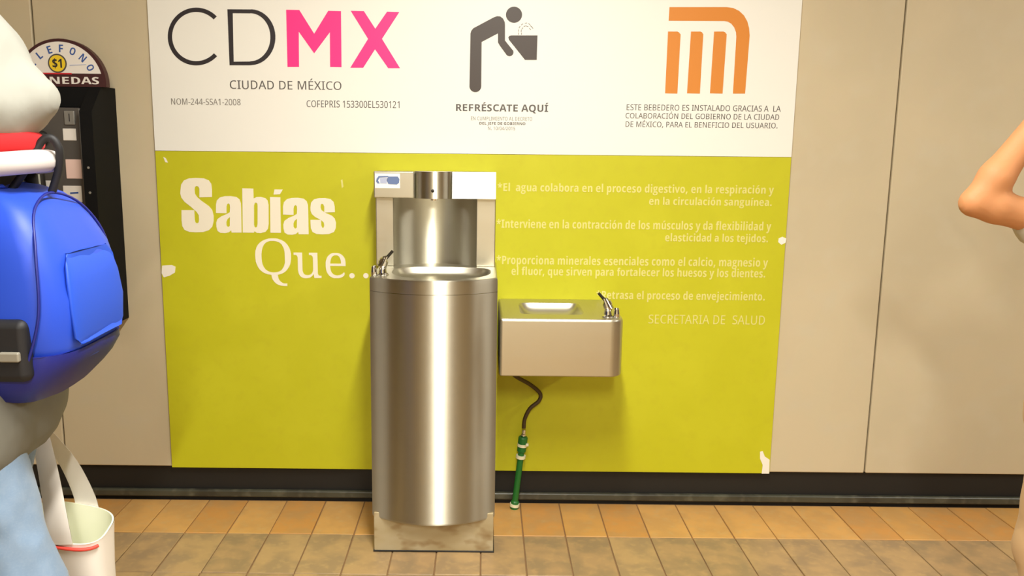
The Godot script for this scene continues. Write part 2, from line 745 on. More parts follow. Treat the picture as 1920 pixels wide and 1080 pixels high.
func room() -> void:
	var X0 := -9.0
	var X1 := 9.0
	var Z1 := 6.6
	var H := 3.0
	# floor with its tiles
	var m := buf()
	box(m, Vector3(X0, -0.2, -0.1), Vector3(X1, -0.006, 2.42))
	var fl := put(m, "floor", M.grout)
	structure(fl)
	m = buf()
	box(m, Vector3(X0, -0.2, 2.42), Vector3(X1, 0.0, Z1))
	box(m, Vector3(X0, -0.05, -0.03), Vector3(-2.56, 0.0, 2.42))
	box(m, Vector3(2.72, -0.05, -0.03), Vector3(X1, 0.0, 2.42))
	put(m, "far_paving", M.far_floor, fl)
	var rng := RandomNumberGenerator.new()
	rng.seed = 12
	var shapes := []
	for i in 6:
		var b := buf()
		rbox(b, Vector3(-0.0782, -0.02, -0.1485), Vector3(0.0782, 0.0, 0.1485), 0.003, 1)
		var a := []
		a.resize(Mesh.ARRAY_MAX)
		a[Mesh.ARRAY_VERTEX] = b.v
		a[Mesh.ARRAY_NORMAL] = b.n
		a[Mesh.ARRAY_INDEX] = b.i
		var am := ArrayMesh.new()
		am.add_surface_from_arrays(Mesh.PRIMITIVE_TRIANGLES, a)
		am.surface_set_material(0, M["tile_%d" % i])
		shapes.append(am)
	for row in 8:
		for col in 33:
			var o := MeshInstance3D.new()
			var worn := 3 if row > 0 else 0
			o.mesh = shapes[worn + rng.randi() % 3]
			o.name = "tile"
			o.position = Vector3(-2.48 + 0.16 * col, rng.randf_range(-0.0012, 0.0006), 0.14 + 0.3 * row - 0.005)
			o.rotation = Vector3(rng.randf_range(-0.002, 0.002), rng.randf_range(-0.004, 0.004), rng.randf_range(-0.003, 0.003))
			fl.add_child(o, true)
	# back wall: core and laminate panels
	m = buf()
	box(m, Vector3(X0, -0.2, -0.3), Vector3(X1, H, -0.034))
	var wb := put(m, "wall_back", M.wall_core)
	structure(wb)
	var edge := 1.5675
	for k in range(-6, 5):
		var x1 := edge + 1.6345 * (k + 1)
		m = buf()
		rbox(m, Vector3(maxf(x1 - 1.6345 + 0.003, X0), 0.146, -0.034), Vector3(minf(x1 - 0.003, X1), H, -0.010), 0.005, 2)
		put(m, "panel", M.panel_laminate, wb)
	m = buf()
	box(m, Vector3(X0, -0.012, -0.034), Vector3(X1, 0.146, -0.028))
	var bb := put(m, "baseboard_back", M.skirting_black)
	structure(bb)
	m = buf()
	rbox(m, Vector3(X0, 0.014, -0.03), Vector3(X1, 0.045, -0.008), 0.008, 3)
	put(m, "ledge", M.skirting_ledge, bb)
	# the rest of the passage
	m = buf()
	box(m, Vector3(X0, H, -0.3), Vector3(X1, H + 0.2, Z1 + 0.2))
	structure(put(m, "ceiling", M.ceiling_paint))
	m = buf()
	box(m, Vector3(X0, -0.2, Z1), Vector3(X1, H, Z1 + 0.2))
	structure(put(m, "wall_front", M.far_wall))
	m = buf()
	box(m, Vector3(X0 - 0.2, -0.2, -0.3), Vector3(X0, H + 0.2, Z1 + 0.2))
	structure(put(m, "wall_left", M.end_wall))
	m = buf()
	box(m, Vector3(X1, -0.2, -0.3), Vector3(X1 + 0.2, H + 0.2, Z1 + 0.2))
	structure(put(m, "wall_right", M.end_wall))
	# dark roller shutters in the wall opposite, which the steel mirrors
	var spans := [[-7.6, -2.3], [5.2, 8.2]]
	for k in 2:
		m = buf()
		box(m, Vector3(spans[k][0], 0.0, Z1 - 0.03), Vector3(spans[k][1], 2.45, Z1))
		var d := put(m, "door_%d" % (k + 1), M.shutter_dark)
		structure(d)
		for j in 24:
			m = buf()
			rbox(m, Vector3(spans[k][0] + 0.03, 0.01 + 0.1 * j, Z1 - 0.05), Vector3(spans[k][1] - 0.03, 0.1 + 0.1 * j, Z1 - 0.025), 0.008, 1)
			put(m, "slat", M.shutter_dark, d)


func shape(parent: Node, called: String, polys: Array, m: Material, z := 0.0, label := "") -> void:
	var b := buf()
	for p in polys:
		prism(b, p, z - 0.0005, z + 0.0007)
	put(b, called, m, parent, label)


# the outline with a counter cut out of it, as two halves that meet in the counter
func holed(outer: Array, hole: Array) -> Array:
	var mid := 0.0
	for p in hole:
		mid += p.x / hole.size()
	var out := []
	for side in [[mid - 2.0, mid], [mid, mid + 2.0]]:
		var half := PackedVector2Array([Vector2(side[0], -5), Vector2(side[1], -5), Vector2(side[1], 5), Vector2(side[0], 5)])
		for piece in Geometry2D.intersect_polygons(PackedVector2Array(outer), half):
			for q in Geometry2D.clip_polygons(piece, PackedVector2Array(hole)):
				out.append(Array(q))
	return out


func disc(c: Vector2, r: float, n := 32) -> Array:
	var out := []
	for i in n:
		out.append(c + Vector2(cos(TAU * i / n), sin(TAU * i / n)) * r)
	return out


func arc_band(c: Vector2, r0: float, r1: float, a0: float, a1: float, n := 40, sx := 1.0) -> Array:
	var out := []
	for i in n + 1:
		var a := lerpf(a0, a1, float(i) / n)
		out.append(c + Vector2(cos(a) * sx, sin(a)) * r1)
	for i in n + 1:
		var a := lerpf(a1, a0, float(i) / n)
		out.append(c + Vector2(cos(a) * sx, sin(a)) * r0)
	return out


func sign_boards() -> void:
	var w := thing("information_sign", "white sign board with pink, black and orange emblems above the lime green board", "sign", Vector3(-0.044, 1.42, -0.005))
	var m := buf()
	rbox(m, Vector3(-1.263, 1.4205, -0.0105), Vector3(1.175, 2.36, 0.0), 0.0012, 1)
	put(m, "board", M.board_white, w)
	var g := thing("lime_sign", "lime green sign board with white Spanish lettering behind the fountain", "sign", Vector3(-0.044, 0.146, -0.005))
	m = buf()
	rbox(m, Vector3(-1.263, 0.1445, -0.0115), Vector3(1.175, 1.4195, -0.0004), 0.0012, 1)
	put(m, "board", M.board_green, g)
	shape(w, "big_letter", [[Vector2(-1.0051, 1.9177), Vector2(-1.0127, 1.9248), Vector2(-1.0210, 1.9311), Vector2(-1.0299, 1.9365), Vector2(-1.0394, 1.9409), Vector2(-1.0494, 1.9444), Vector2(-1.0597, 1.9468), Vector2(-1.0703, 1.9482), Vector2(-1.0810, 1.9486), Vector2(-1.0917, 1.9478), Vector2(-1.1024, 1.9461), Vector2(-1.1130, 1.9432), Vector2(-1.1232, 1.9394), Vector2(-1.1331, 1.9346), Vector2(-1.1424, 1.9289), Vector2(-1.1512, 1.9223), Vector2(-1.1593, 1.9149), Vector2(-1.1667, 1.9068), Vector2(-1.1732, 1.8981), Vector2(-1.1788, 1.8888), Vector2(-1.1835, 1.8790), Vector2(-1.1872, 1.8688), Vector2(-1.1898, 1.8584), Vector2(-1.1913, 1.8479), Vector2(-1.1918, 1.8373), Vector2(-1.1912, 1.8267), Vector2(-1.1894, 1.8164), Vector2(-1.1866, 1.8063), Vector2(-1.1827, 1.7966), Vector2(-1.1779, 1.7874), Vector2(-1.1720, 1.7787), Vector2(-1.1653, 1.7708), Vector2(-1.1577, 1.7636), Vector2(-1.1494, 1.7572), Vector2(-1.1404, 1.7517), Vector2(-1.1308, 1.7472), Vector2(-1.1208, 1.7436), Vector2(-1.1104, 1.7412), Vector2(-1.0997, 1.7397), Vector2(-1.0888, 1.7394), Vector2(-1.0779, 1.7401), Vector2(-1.0671, 1.7420), Vector2(-1.0565, 1.7449), Vector2(-1.0462, 1.7488), Vector2(-1.0363, 1.7537), Vector2(-1.0268, 1.7595), Vector2(-1.0180, 1.7662), Vector2(-1.0099, 1.7737), Vector2(-1.0213, 1.7843), Vector2(-1.0282, 1.7779), Vector2(-1.0357, 1.7722), Vector2(-1.0437, 1.7673), Vector2(-1.0521, 1.7631), Vector2(-1.0608, 1.7598), Vector2(-1.0698, 1.7573), Vector2(-1.0790, 1.7558), Vector2(-1.0882, 1.7551), Vector2(-1.0974, 1.7554), Vector2(-1.1065, 1.7566), Vector2(-1.1153, 1.7587), Vector2(-1.1239, 1.7617), Vector2(-1.1320, 1.7656), Vector2(-1.1396, 1.7703), Vector2(-1.1467, 1.7757), Vector2(-1.1531, 1.7818), Vector2(-1.1588, 1.7886), Vector2(-1.1638, 1.7959), Vector2(-1.1679, 1.8038), Vector2(-1.1712, 1.8120), Vector2(-1.1736, 1.8206), Vector2(-1.1751, 1.8294), Vector2(-1.1756, 1.8384), Vector2(-1.1753, 1.8474), Vector2(-1.1739, 1.8564), Vector2(-1.1717, 1.8652), Vector2(-1.1686, 1.8739), Vector2(-1.1647, 1.8822), Vector2(-1.1599, 1.8901), Vector2(-1.1543, 1.8976), Vector2(-1.1481, 1.9045), Vector2(-1.1412, 1.9108), Vector2(-1.1338, 1.9164), Vector2(-1.1258, 1.9213), Vector2(-1.1174, 1.9253), Vector2(-1.1087, 1.9286), Vector2(-1.0998, 1.9310), Vector2(-1.0907, 1.9325), Vector2(-1.0816, 1.9331), Vector2(-1.0725, 1.9328), Vector2(-1.0635, 1.9316), Vector2(-1.0547, 1.9296), Vector2(-1.0463, 1.9266), Vector2(-1.0382, 1.9228), Vector2(-1.0306, 1.9182), Vector2(-1.0236, 1.9129), Vector2(-1.0171, 1.9068)]], M.ink_black)
	shape(w, "big_letter", [[Vector2(-0.9644, 1.9437), Vector2(-0.9447, 1.9439), Vector2(-0.9485, 1.7413), Vector2(-0.9642, 1.7411)], [Vector2(-0.9447, 1.9439), Vector2(-0.8774, 1.9441), Vector2(-0.8742, 1.9446), Vector2(-0.8638, 1.9436), Vector2(-0.8536, 1.9414), Vector2(-0.8438, 1.9379), Vector2(-0.8344, 1.9332), Vector2(-0.8257, 1.9274), Vector2(-0.8176, 1.9205), Vector2(-0.8104, 1.9126), Vector2(-0.8040, 1.9038), Vector2(-0.7987, 1.8942), Vector2(-0.7944, 1.8840), Vector2(-0.7912, 1.8732), Vector2(-0.7892, 1.8621), Vector2(-0.7883, 1.8507), Vector2(-0.7887, 1.8392), Vector2(-0.7902, 1.8278), Vector2(-0.7930, 1.8165), Vector2(-0.7968, 1.8056), Vector2(-0.8018, 1.7952), Vector2(-0.8078, 1.7854), Vector2(-0.8147, 1.7764), Vector2(-0.8226, 1.7682), Vector2(-0.8311, 1.7610), Vector2(-0.8404, 1.7549), Vector2(-0.8502, 1.7499), Vector2(-0.8603, 1.7462), Vector2(-0.8708, 1.7437), Vector2(-0.8814, 1.7425), Vector2(-0.8846, 1.7419), Vector2(-0.9485, 1.7413), Vector2(-0.9485, 1.7545), Vector2(-0.8868, 1.7556), Vector2(-0.8835, 1.7567), Vector2(-0.8749, 1.7577), Vector2(-0.8663, 1.7598), Vector2(-0.8579, 1.7630), Vector2(-0.8499, 1.7673), Vector2(-0.8423, 1.7726), Vector2(-0.8353, 1.7787), Vector2(-0.8289, 1.7858), Vector2(-0.8231, 1.7935), Vector2(-0.8182, 1.8020), Vector2(-0.8141, 1.8109), Vector2(-0.8109, 1.8203), Vector2(-0.8087, 1.8300), Vector2(-0.8074, 1.8398), Vector2(-0.8071, 1.8497), Vector2(-0.8077, 1.8595), Vector2(-0.8094, 1.8691), Vector2(-0.8119, 1.8784), Vector2(-0.8155, 1.8872), Vector2(-0.8198, 1.8954), Vector2(-0.8250, 1.9030), Vector2(-0.8309, 1.9098), Vector2(-0.8375, 1.9158), Vector2(-0.8447, 1.9208), Vector2(-0.8524, 1.9249), Vector2(-0.8605, 1.9279), Vector2(-0.8688, 1.9298), Vector2(-0.8773, 1.9306), Vector2(-0.8805, 1.9301), Vector2(-0.9453, 1.9300)]], M.ink_black)
	shape(w, "big_letter", [[Vector2(-0.7454, 1.9444), Vector2(-0.6963, 1.9439), Vector2(-0.6429, 1.8589), Vector2(-0.5886, 1.9419), Vector2(-0.5410, 1.9414), Vector2(-0.5426, 1.7382), Vector2(-0.5855, 1.7388), Vector2(-0.5840, 1.8650), Vector2(-0.6445, 1.7879), Vector2(-0.7004, 1.8659), Vector2(-0.7027, 1.7376), Vector2(-0.7461, 1.7372)]], M.ink_pink)
	shape(w, "big_letter", [[Vector2(-0.5048, 1.9428), Vector2(-0.4556, 1.9422), Vector2(-0.4139, 1.8792), Vector2(-0.3692, 1.9411), Vector2(-0.3236, 1.9401), Vector2(-0.3893, 1.8429), Vector2(-0.3223, 1.7368), Vector2(-0.3668, 1.7364), Vector2(-0.4157, 1.8048), Vector2(-0.4610, 1.7370), Vector2(-0.5097, 1.7365), Vector2(-0.4413, 1.8423)]], M.ink_pink)
	shape(w, "drinking_figure", [[Vector2(-0.0157, 1.6733), Vector2(-0.0157, 1.6733), Vector2(-0.0163, 1.6681), Vector2(-0.0182, 1.6632), Vector2(-0.0212, 1.6588), Vector2(-0.0252, 1.6553), Vector2(-0.0299, 1.6528), Vector2(-0.0351, 1.6515), Vector2(-0.0405, 1.6515), Vector2(-0.0458, 1.6527), Vector2(-0.0506, 1.6551), Vector2(-0.0546, 1.6585), Vector2(-0.0577, 1.6628), Vector2(-0.0597, 1.6677), Vector2(-0.0603, 1.6729), Vector2(-0.0579, 1.8651), Vector2(-0.0551, 1.8753), Vector2(-0.0475, 1.8846), Vector2(0.0288, 1.9247), Vector2(0.0408, 1.9289), Vector2(0.0527, 1.9281), Vector2(0.0634, 1.9204), Vector2(0.0698, 1.9080), Vector2(0.0709, 1.8974), Vector2(0.0717, 1.8413), Vector2(0.1001, 1.8080), Vector2(0.1011, 1.8076), Vector2(0.1035, 1.8033), Vector2(0.1041, 1.7984), Vector2(0.1031, 1.7936), Vector2(0.1004, 1.7894), Vector2(0.0965, 1.7863), Vector2(0.0917, 1.7847), Vector2(0.0866, 1.7848), Vector2(0.0818, 1.7864), Vector2(0.0779, 1.7896), Vector2(0.0512, 1.8243), Vector2(0.0453, 1.8345), Vector2(0.0449, 1.8670), Vector2(-0.0158, 1.8353)], [Vector2(0.1341, 1.9349), Vector2(0.1333, 1.9409), Vector2(0.1312, 1.9467), Vector2(0.1280, 1.9519), Vector2(0.1237, 1.9564), Vector2(0.1185, 1.9599), Vector2(0.1128, 1.9623), Vector2(0.1066, 1.9635), Vector2(0.1003, 1.9634), Vector2(0.0941, 1.9621), Vector2(0.0884, 1.9596), Vector2(0.0834, 1.9560), Vector2(0.0792, 1.9514), Vector2(0.0762, 1.9461), Vector2(0.0743, 1.9404), Vector2(0.0737, 1.9343), Vector2(0.0745, 1.9283), Vector2(0.0765, 1.9225), Vector2(0.0797, 1.9173), Vector2(0.0840, 1.9128), Vector2(0.0892, 1.9093), Vector2(0.0950, 1.9069), Vector2(0.1012, 1.9057), Vector2(0.1075, 1.9057), Vector2(0.1137, 1.9071), Vector2(0.1194, 1.9096), Vector2(0.1244, 1.9132), Vector2(0.1286, 1.9178), Vector2(0.1317, 1.9231), Vector2(0.1335, 1.9289)]], M.ink_brown)
	shape(w, "fountain_shape", [[Vector2(0.0945, 1.8601), Vector2(0.1930, 1.8610), Vector2(0.1920, 1.7720), Vector2(0.1480, 1.7715), Vector2(0.0866, 1.8442), Vector2(0.0840, 1.8525), Vector2(0.0873, 1.8581)]], M.ink_brown)
	shape(w, "water_jet", [[Vector2(0.1206, 1.8627), Vector2(0.1205, 1.8710), Vector2(0.1230, 1.8710), Vector2(0.1231, 1.8627)], [Vector2(0.1317, 1.8628), Vector2(0.1315, 1.8711), Vector2(0.1340, 1.8711), Vector2(0.1342, 1.8628)], [Vector2(0.1201, 1.8739), Vector2(0.1207, 1.8822), Vector2(0.1232, 1.8820), Vector2(0.1225, 1.8737)], [Vector2(0.1302, 1.8731), Vector2(0.1308, 1.8814), Vector2(0.1333, 1.8812), Vector2(0.1327, 1.8729)], [Vector2(0.1221, 1.8870), Vector2(0.1263, 1.8943), Vector2(0.1284, 1.8931), Vector2(0.1242, 1.8858)], [Vector2(0.1322, 1.8831), Vector2(0.1376, 1.8895), Vector2(0.1396, 1.8880), Vector2(0.1341, 1.8815)], [Vector2(0.1304, 1.8989), Vector2(0.1374, 1.9037), Vector2(0.1389, 1.9018), Vector2(0.1319, 1.8969)], [Vector2(0.1399, 1.8940), Vector2(0.1482, 1.8962), Vector2(0.1489, 1.8939), Vector2(0.1406, 1.8917)], [Vector2(0.1445, 1.9059), Vector2(0.1531, 1.9067), Vector2(0.1534, 1.9043), Vector2(0.1448, 1.9035)], [Vector2(0.1503, 1.8961), Vector2(0.1585, 1.8933), Vector2(0.1577, 1.8910), Vector2(0.1495, 1.8938)], [Vector2(0.1586, 1.9048), Vector2(0.1658, 1.9001), Vector2(0.1644, 1.8982), Vector2(0.1572, 1.9029)], [Vector2(0.1661, 1.8975), Vector2(0.1723, 1.8917), Vector2(0.1706, 1.8899), Vector2(0.1644, 1.8958)], [Vector2(0.1628, 1.8879), Vector2(0.1685, 1.8816), Vector2(0.1666, 1.8800), Vector2(0.1609, 1.8863)], [Vector2(0.1717, 1.8932), Vector2(0.1768, 1.8864), Vector2(0.1748, 1.8850), Vector2(0.1697, 1.8918)]], M.ink_pale_grey)
	shape(w, "emblem", [[Vector2(0.6821, 1.9677), Vector2(0.8942, 1.9698), Vector2(0.9192, 1.9668), Vector2(0.9419, 1.9565), Vector2(0.9611, 1.9402), Vector2(0.9746, 1.9191), Vector2(0.9827, 1.8951), Vector2(0.9866, 1.8685), Vector2(0.9824, 1.6562), Vector2(0.9365, 1.6558), Vector2(0.9370, 1.8626), Vector2(0.9349, 1.8797), Vector2(0.9273, 1.8967), Vector2(0.9154, 1.9105), Vector2(0.9017, 1.9178), Vector2(0.8888, 1.9198), Vector2(0.6810, 1.9188)], [Vector2(0.6806, 1.8799), Vector2(0.7155, 1.8802), Vector2(0.7212, 1.8776), Vector2(0.7282, 1.8702), Vector2(0.7264, 1.6537), Vector2(0.6799, 1.6543)], [Vector2(0.7664, 1.8807), Vector2(0.8019, 1.8811), Vector2(0.8076, 1.8785), Vector2(0.8129, 1.8710), Vector2(0.8116, 1.6545), Vector2(0.7628, 1.6551)], [Vector2(0.8528, 1.8816), Vector2(0.8882, 1.8819), Vector2(0.8939, 1.8793), Vector2(0.9005, 1.8719), Vector2(0.8973, 1.6554), Vector2(0.8496, 1.6560)]], M.ink_orange)
	shape(g, "torn_patch", [[Vector2(-1.2590, 0.9761), Vector2(-1.2212, 0.9786), Vector2(-1.2069, 0.9724), Vector2(-1.2102, 0.9492), Vector2(-1.2318, 0.9362), Vector2(-1.2551, 0.9296), Vector2(-1.2626, 0.9465)]], M.torn_white)
	shape(g, "torn_patch", [[Vector2(-1.2325, 1.3977), Vector2(-1.2226, 1.3917), Vector2(-1.2152, 1.3756), Vector2(-1.2254, 1.3775)]], M.torn_white)
	shape(g, "torn_patch", [[Vector2(1.1470, 1.1078), Vector2(1.1611, 1.1142), Vector2(1.1761, 1.1081), Vector2(1.1751, 1.0914), Vector2(1.1591, 1.0828), Vector2(1.1459, 1.0932)]], M.torn_white)
	shape(g, "torn_patch", [[Vector2(1.1305, 0.2371), Vector2(1.1412, 0.2395), Vector2(1.1513, 0.2169), Vector2(1.1717, 0.2035), Vector2(1.1735, 0.1440), Vector2(1.1430, 0.1437), Vector2(1.1450, 0.1804), Vector2(1.1324, 0.2076)]], M.torn_white)
	shape(g, "torn_patch", [[Vector2(-0.5530, 1.3152), Vector2(-0.5468, 1.3193), Vector2(-0.5432, 1.2908), Vector2(-0.5495, 1.2846)]], M.ink_pale_yellow)
	shape(g, "big_letter", [[Vector2(-1.1728, 1.2685), Vector2(-1.1689, 1.2924), Vector2(-1.1575, 1.3084), Vector2(-1.1384, 1.3165), Vector2(-1.1091, 1.3184), Vector2(-1.0799, 1.3171), Vector2(-1.0616, 1.3094), Vector2(-1.0525, 1.2962), Vector2(-1.0508, 1.2750), Vector2(-1.0521, 1.2458), Vector2(-1.1008, 1.2442), Vector2(-1.0993, 1.2772), Vector2(-1.1026, 1.2851), Vector2(-1.1094, 1.2877), Vector2(-1.1160, 1.2839), Vector2(-1.1181, 1.2744), Vector2(-1.1172, 1.2584), Vector2(-1.1098, 1.2452), Vector2(-1.0918, 1.2294), Vector2(-1.0659, 1.2110), Vector2(-1.0532, 1.1951), Vector2(-1.0488, 1.1737), Vector2(-1.0497, 1.1522), Vector2(-1.0560, 1.1306), Vector2(-1.0700, 1.1170), Vector2(-1.0918, 1.1098), Vector2(-1.1188, 1.1084), Vector2(-1.1456, 1.1098), Vector2(-1.1641, 1.1171), Vector2(-1.1725, 1.1321), Vector2(-1.1740, 1.1563), Vector2(-1.1722, 1.1939), Vector2(-1.1229, 1.1944), Vector2(-1.1229, 1.1595), Vector2(-1.1208, 1.1472), Vector2(-1.1145, 1.1429), Vector2(-1.1079, 1.1473), Vector2(-1.1057, 1.1597), Vector2(-1.1066, 1.1758), Vector2(-1.1151, 1.1891), Vector2(-1.1356, 1.2076), Vector2(-1.1588, 1.2261), Vector2(-1.1703, 1.2419), Vector2(-1.1738, 1.2579)]], M.ink_cream)
	shape(g, "big_letter", holed([Vector2(-1.0378, 1.2166), Vector2(-1.0339, 1.2327), Vector2(-1.0217, 1.2445), Vector2(-1.0028, 1.2495), Vector2(-0.9787, 1.2503), Vector2(-0.9575, 1.2467), Vector2(-0.9460, 1.2378), Vector2(-0.9413, 1.2229), Vector2(-0.9410, 1.2016), Vector2(-0.9428, 1.1091), Vector2(-0.9816, 1.1087), Vector2(-0.9829, 1.1179), Vector2(-0.9923, 1.1097), Vector2(-1.0059, 1.1063), Vector2(-1.0247, 1.1072), Vector2(-1.0362, 1.1147), Vector2(-1.0398, 1.1308), Vector2(-1.0397, 1.1469), Vector2(-1.0348, 1.1604), Vector2(-1.0194, 1.1713), Vector2(-0.9975, 1.1806), Vector2(-0.9855, 1.1877), Vector2(-0.9836, 1.2065), Vector2(-0.9843, 1.2172), Vector2(-0.9889, 1.2224), Vector2(-0.9949, 1.2181), Vector2(-0.9975, 1.2090), Vector2(-0.9985, 1.1839), Vector2(-1.0392, 1.1845)], [Vector2(-0.9857, 1.1690), Vector2(-0.9956, 1.1608), Vector2(-1.0004, 1.1500), Vector2(-1.0004, 1.1366), Vector2(-0.9942, 1.1302), Vector2(-0.9875, 1.1351)]), M.ink_cream)
	shape(g, "big_letter", holed([Vector2(-0.9338, 1.2805), Vector2(-0.8911, 1.2798), Vector2(-0.8914, 1.2421), Vector2(-0.8800, 1.2475), Vector2(-0.8639, 1.2482), Vector2(-0.8464, 1.2441), Vector2(-0.8376, 1.2346), Vector2(-0.8344, 1.2187), Vector2(-0.8363, 1.1436), Vector2(-0.8396, 1.1248), Vector2(-0.8497, 1.1128), Vector2(-0.8687, 1.1077), Vector2(-0.8831, 1.1087), Vector2(-0.8926, 1.1150), Vector2(-0.8950, 1.1091), Vector2(-0.9380, 1.1092)], [Vector2(-0.8907, 1.2154), Vector2(-0.8872, 1.2245), Vector2(-0.8823, 1.2262), Vector2(-0.8776, 1.2225), Vector2(-0.8769, 1.2129), Vector2(-0.8793, 1.1432), Vector2(-0.8823, 1.1324), Vector2(-0.8867, 1.1291), Vector2(-0.8915, 1.1323), Vector2(-0.8933, 1.1404)]), M.ink_cream)
	shape(g, "big_letter", [[Vector2(-0.8276, 1.2481), Vector2(-0.7881, 1.2474), Vector2(-0.7895, 1.1096), Vector2(-0.8304, 1.1097)], [Vector2(-0.8096, 1.2775), Vector2(-0.7776, 1.2773), Vector2(-0.7888, 1.2591), Vector2(-0.8139, 1.2578)]], M.ink_cream)
	shape(g, "big_letter", holed([Vector2(-0.7784, 1.2128), Vector2(-0.7747, 1.2289), Vector2(-0.7626, 1.2407), Vector2(-0.7438, 1.2457), Vector2(-0.7197, 1.2465), Vector2(-0.6984, 1.2430), Vector2(-0.6869, 1.2340), Vector2(-0.6819, 1.2192), Vector2(-0.6814, 1.1978), Vector2(-0.6820, 1.1053), Vector2(-0.7208, 1.1049), Vector2(-0.7221, 1.1141), Vector2(-0.7315, 1.1059), Vector2(-0.7450, 1.1025), Vector2(-0.7639, 1.1034), Vector2(-0.7755, 1.1108), Vector2(-0.7793, 1.1270), Vector2(-0.7794, 1.1431), Vector2(-0.7747, 1.1566), Vector2(-0.7593, 1.1675), Vector2(-0.7376, 1.1769), Vector2(-0.7257, 1.1840), Vector2(-0.7241, 1.2027), Vector2(-0.7249, 1.2134), Vector2(-0.7295, 1.2187), Vector2(-0.7355, 1.2143), Vector2(-0.7379, 1.2052), Vector2(-0.7386, 1.1801), Vector2(-0.7793, 1.1807)], [Vector2(-0.7256, 1.1652), Vector2(-0.7355, 1.1570), Vector2(-0.7401, 1.1462), Vector2(-0.7399, 1.1328), Vector2(-0.7336, 1.1264), Vector2(-0.7271, 1.1313)]), M.ink_cream)
	shape(g, "big_letter", [[Vector2(-0.6725, 1.2096), Vector2(-0.6694, 1.2284), Vector2(-0.6584, 1.2407), Vector2(-0.6396, 1.2457), Vector2(-0.6155, 1.2465), Vector2(-0.5942, 1.2424), Vector2(-0.5827, 1.2319), Vector2(-0.5787, 1.2159), Vector2(-0.5781, 1.1919), Vector2(-0.6194, 1.1904), Vector2(-0.6189, 1.2129), Vector2(-0.6225, 1.2219), Vector2(-0.6278, 1.2245), Vector2(-0.6321, 1.2207), Vector2(-0.6334, 1.2100), Vector2(-0.6299, 1.1994), Vector2(-0.6141, 1.1888), Vector2(-0.5902, 1.1784), Vector2(-0.5796, 1.1677), Vector2(-0.5746, 1.1517), Vector2(-0.5761, 1.1301), Vector2(-0.5833, 1.1150), Vector2(-0.6023, 1.1072), Vector2(-0.6266, 1.1054), Vector2(-0.6508, 1.1067), Vector2(-0.6667, 1.1141), Vector2(-0.6728, 1.1292), Vector2(-0.6737, 1.1614), Vector2(-0.6323, 1.1618), Vector2(-0.6323, 1.1403), Vector2(-0.6287, 1.1312), Vector2(-0.6233, 1.1313), Vector2(-0.6205, 1.1394), Vector2(-0.6218, 1.1512), Vector2(-0.6334, 1.1618), Vector2(-0.6546, 1.1723), Vector2(-0.6678, 1.1840), Vector2(-0.6723, 1.1963)]], M.ink_cream)
	shape(g, "dot", [disc(Vector2(-0.5158, 0.9436), 0.0105)], M.ink_cream)
	shape(g, "dot", [disc(Vector2(-0.4614, 0.9442), 0.0105)], M.ink_cream)
	shape(g, "dot", [disc(Vector2(-0.4090, 0.9447), 0.0105)], M.ink_cream)
	letters(w, "lettering", "CIUDAD DE MÉXICO", "medium", -0.9660, 1.6538, 0.4214, 0.0413, 0.0002, M.ink_grey)
	letters(w, "lettering", "NOM-244-SSA1-2008", "plain", -1.1912, 1.5935, 0.2631, 0.0238, 0.0002, M.ink_pale_grey)
	letters(w, "lettering", "COFEPRIS 153300EL530121", "plain", -0.6774, 1.5892, 0.3521, 0.0257, 0.0002, M.ink_grey)
	letters(w, "lettering", "REFRÉSCATE AQUÍ", "bold", -0.1108, 1.5750, 0.3501, 0.0396, 0.0002, M.ink_grey)
	letters(w, "lettering", "EN CUMPLIMIENTO AL DECRETO", "plain", -0.0538, 1.5471, 0.2332, 0.0139, 0.0002, M.ink_pale_grey)
	letters(w, "lettering", "DEL JEFE DE GOBIERNO", "bold", -0.0212, 1.5282, 0.1746, 0.0130, 0.0002, M.ink_grey)
	letters(w, "lettering", "N. 10/04/2015", "plain", 0.0115, 1.5112, 0.1036, 0.0130, 0.0002, M.ink_pale_grey)
	letters(w, "lettering", "ESTE BEBEDERO ES INSTALADO GRACIAS A  LA", "medium", 0.5368, 1.5906, 0.5845, 0.0218, 0.0002, M.ink_grey)
	letters(w, "lettering", "COLABORACIÓN DEL GOBIERNO DE LA CIUDAD", "medium", 0.5338, 1.5597, 0.5833, 0.0268, 0.0002, M.ink_grey)
	letters(w, "lettering", "DE MÉXICO, PARA EL BENEFICIO DEL USUARIO.", "medium", 0.5351, 1.5248, 0.5782, 0.0299, 0.0002, M.ink_grey)
	letters(g, "lettering", "Q", "serif", -0.8928, 0.9001, 0.1399, 0.1875, 0.0002, M.ink_cream)
	letters(g, "lettering", "ue", "serif", -0.7428, 0.9317, 0.2026, 0.1013, 0.0002, M.ink_cream)
	letters(g, "lettering", "*El  agua colabora en el proceso digestivo, en la respiración y", "bold", 0.0511, 1.2695, 1.0646, 0.0429, 0.0002, M.ink_pale_yellow)
	letters(g, "lettering", "en la circulación sanguínea.", "bold", 0.6370, 1.2231, 0.4738, 0.0411, 0.0002, M.ink_pale_yellow)
	letters(g, "lettering", "*Interviene en la contracción de los músculos y da flexibilidad y", "bold", 0.0487, 1.1270, 1.0661, 0.0456, 0.0002, M.ink_pale_yellow)
	letters(g, "lettering", "elasticidad a los tejidos.", "bold", 0.7053, 1.0824, 0.4004, 0.0417, 0.0002, M.ink_pale_yellow)
	letters(g, "lettering", "*Proporciona minerales esenciales como el calcio, magnesio y", "bold", 0.0505, 0.9845, 1.0612, 0.0463, 0.0002, M.ink_pale_yellow)
	letters(g, "lettering", "el fluor, que sirven para fortalecer los huesos y los dientes.", "bold", 0.1096, 0.9425, 0.9945, 0.0444, 0.0002, M.ink_pale_yellow)
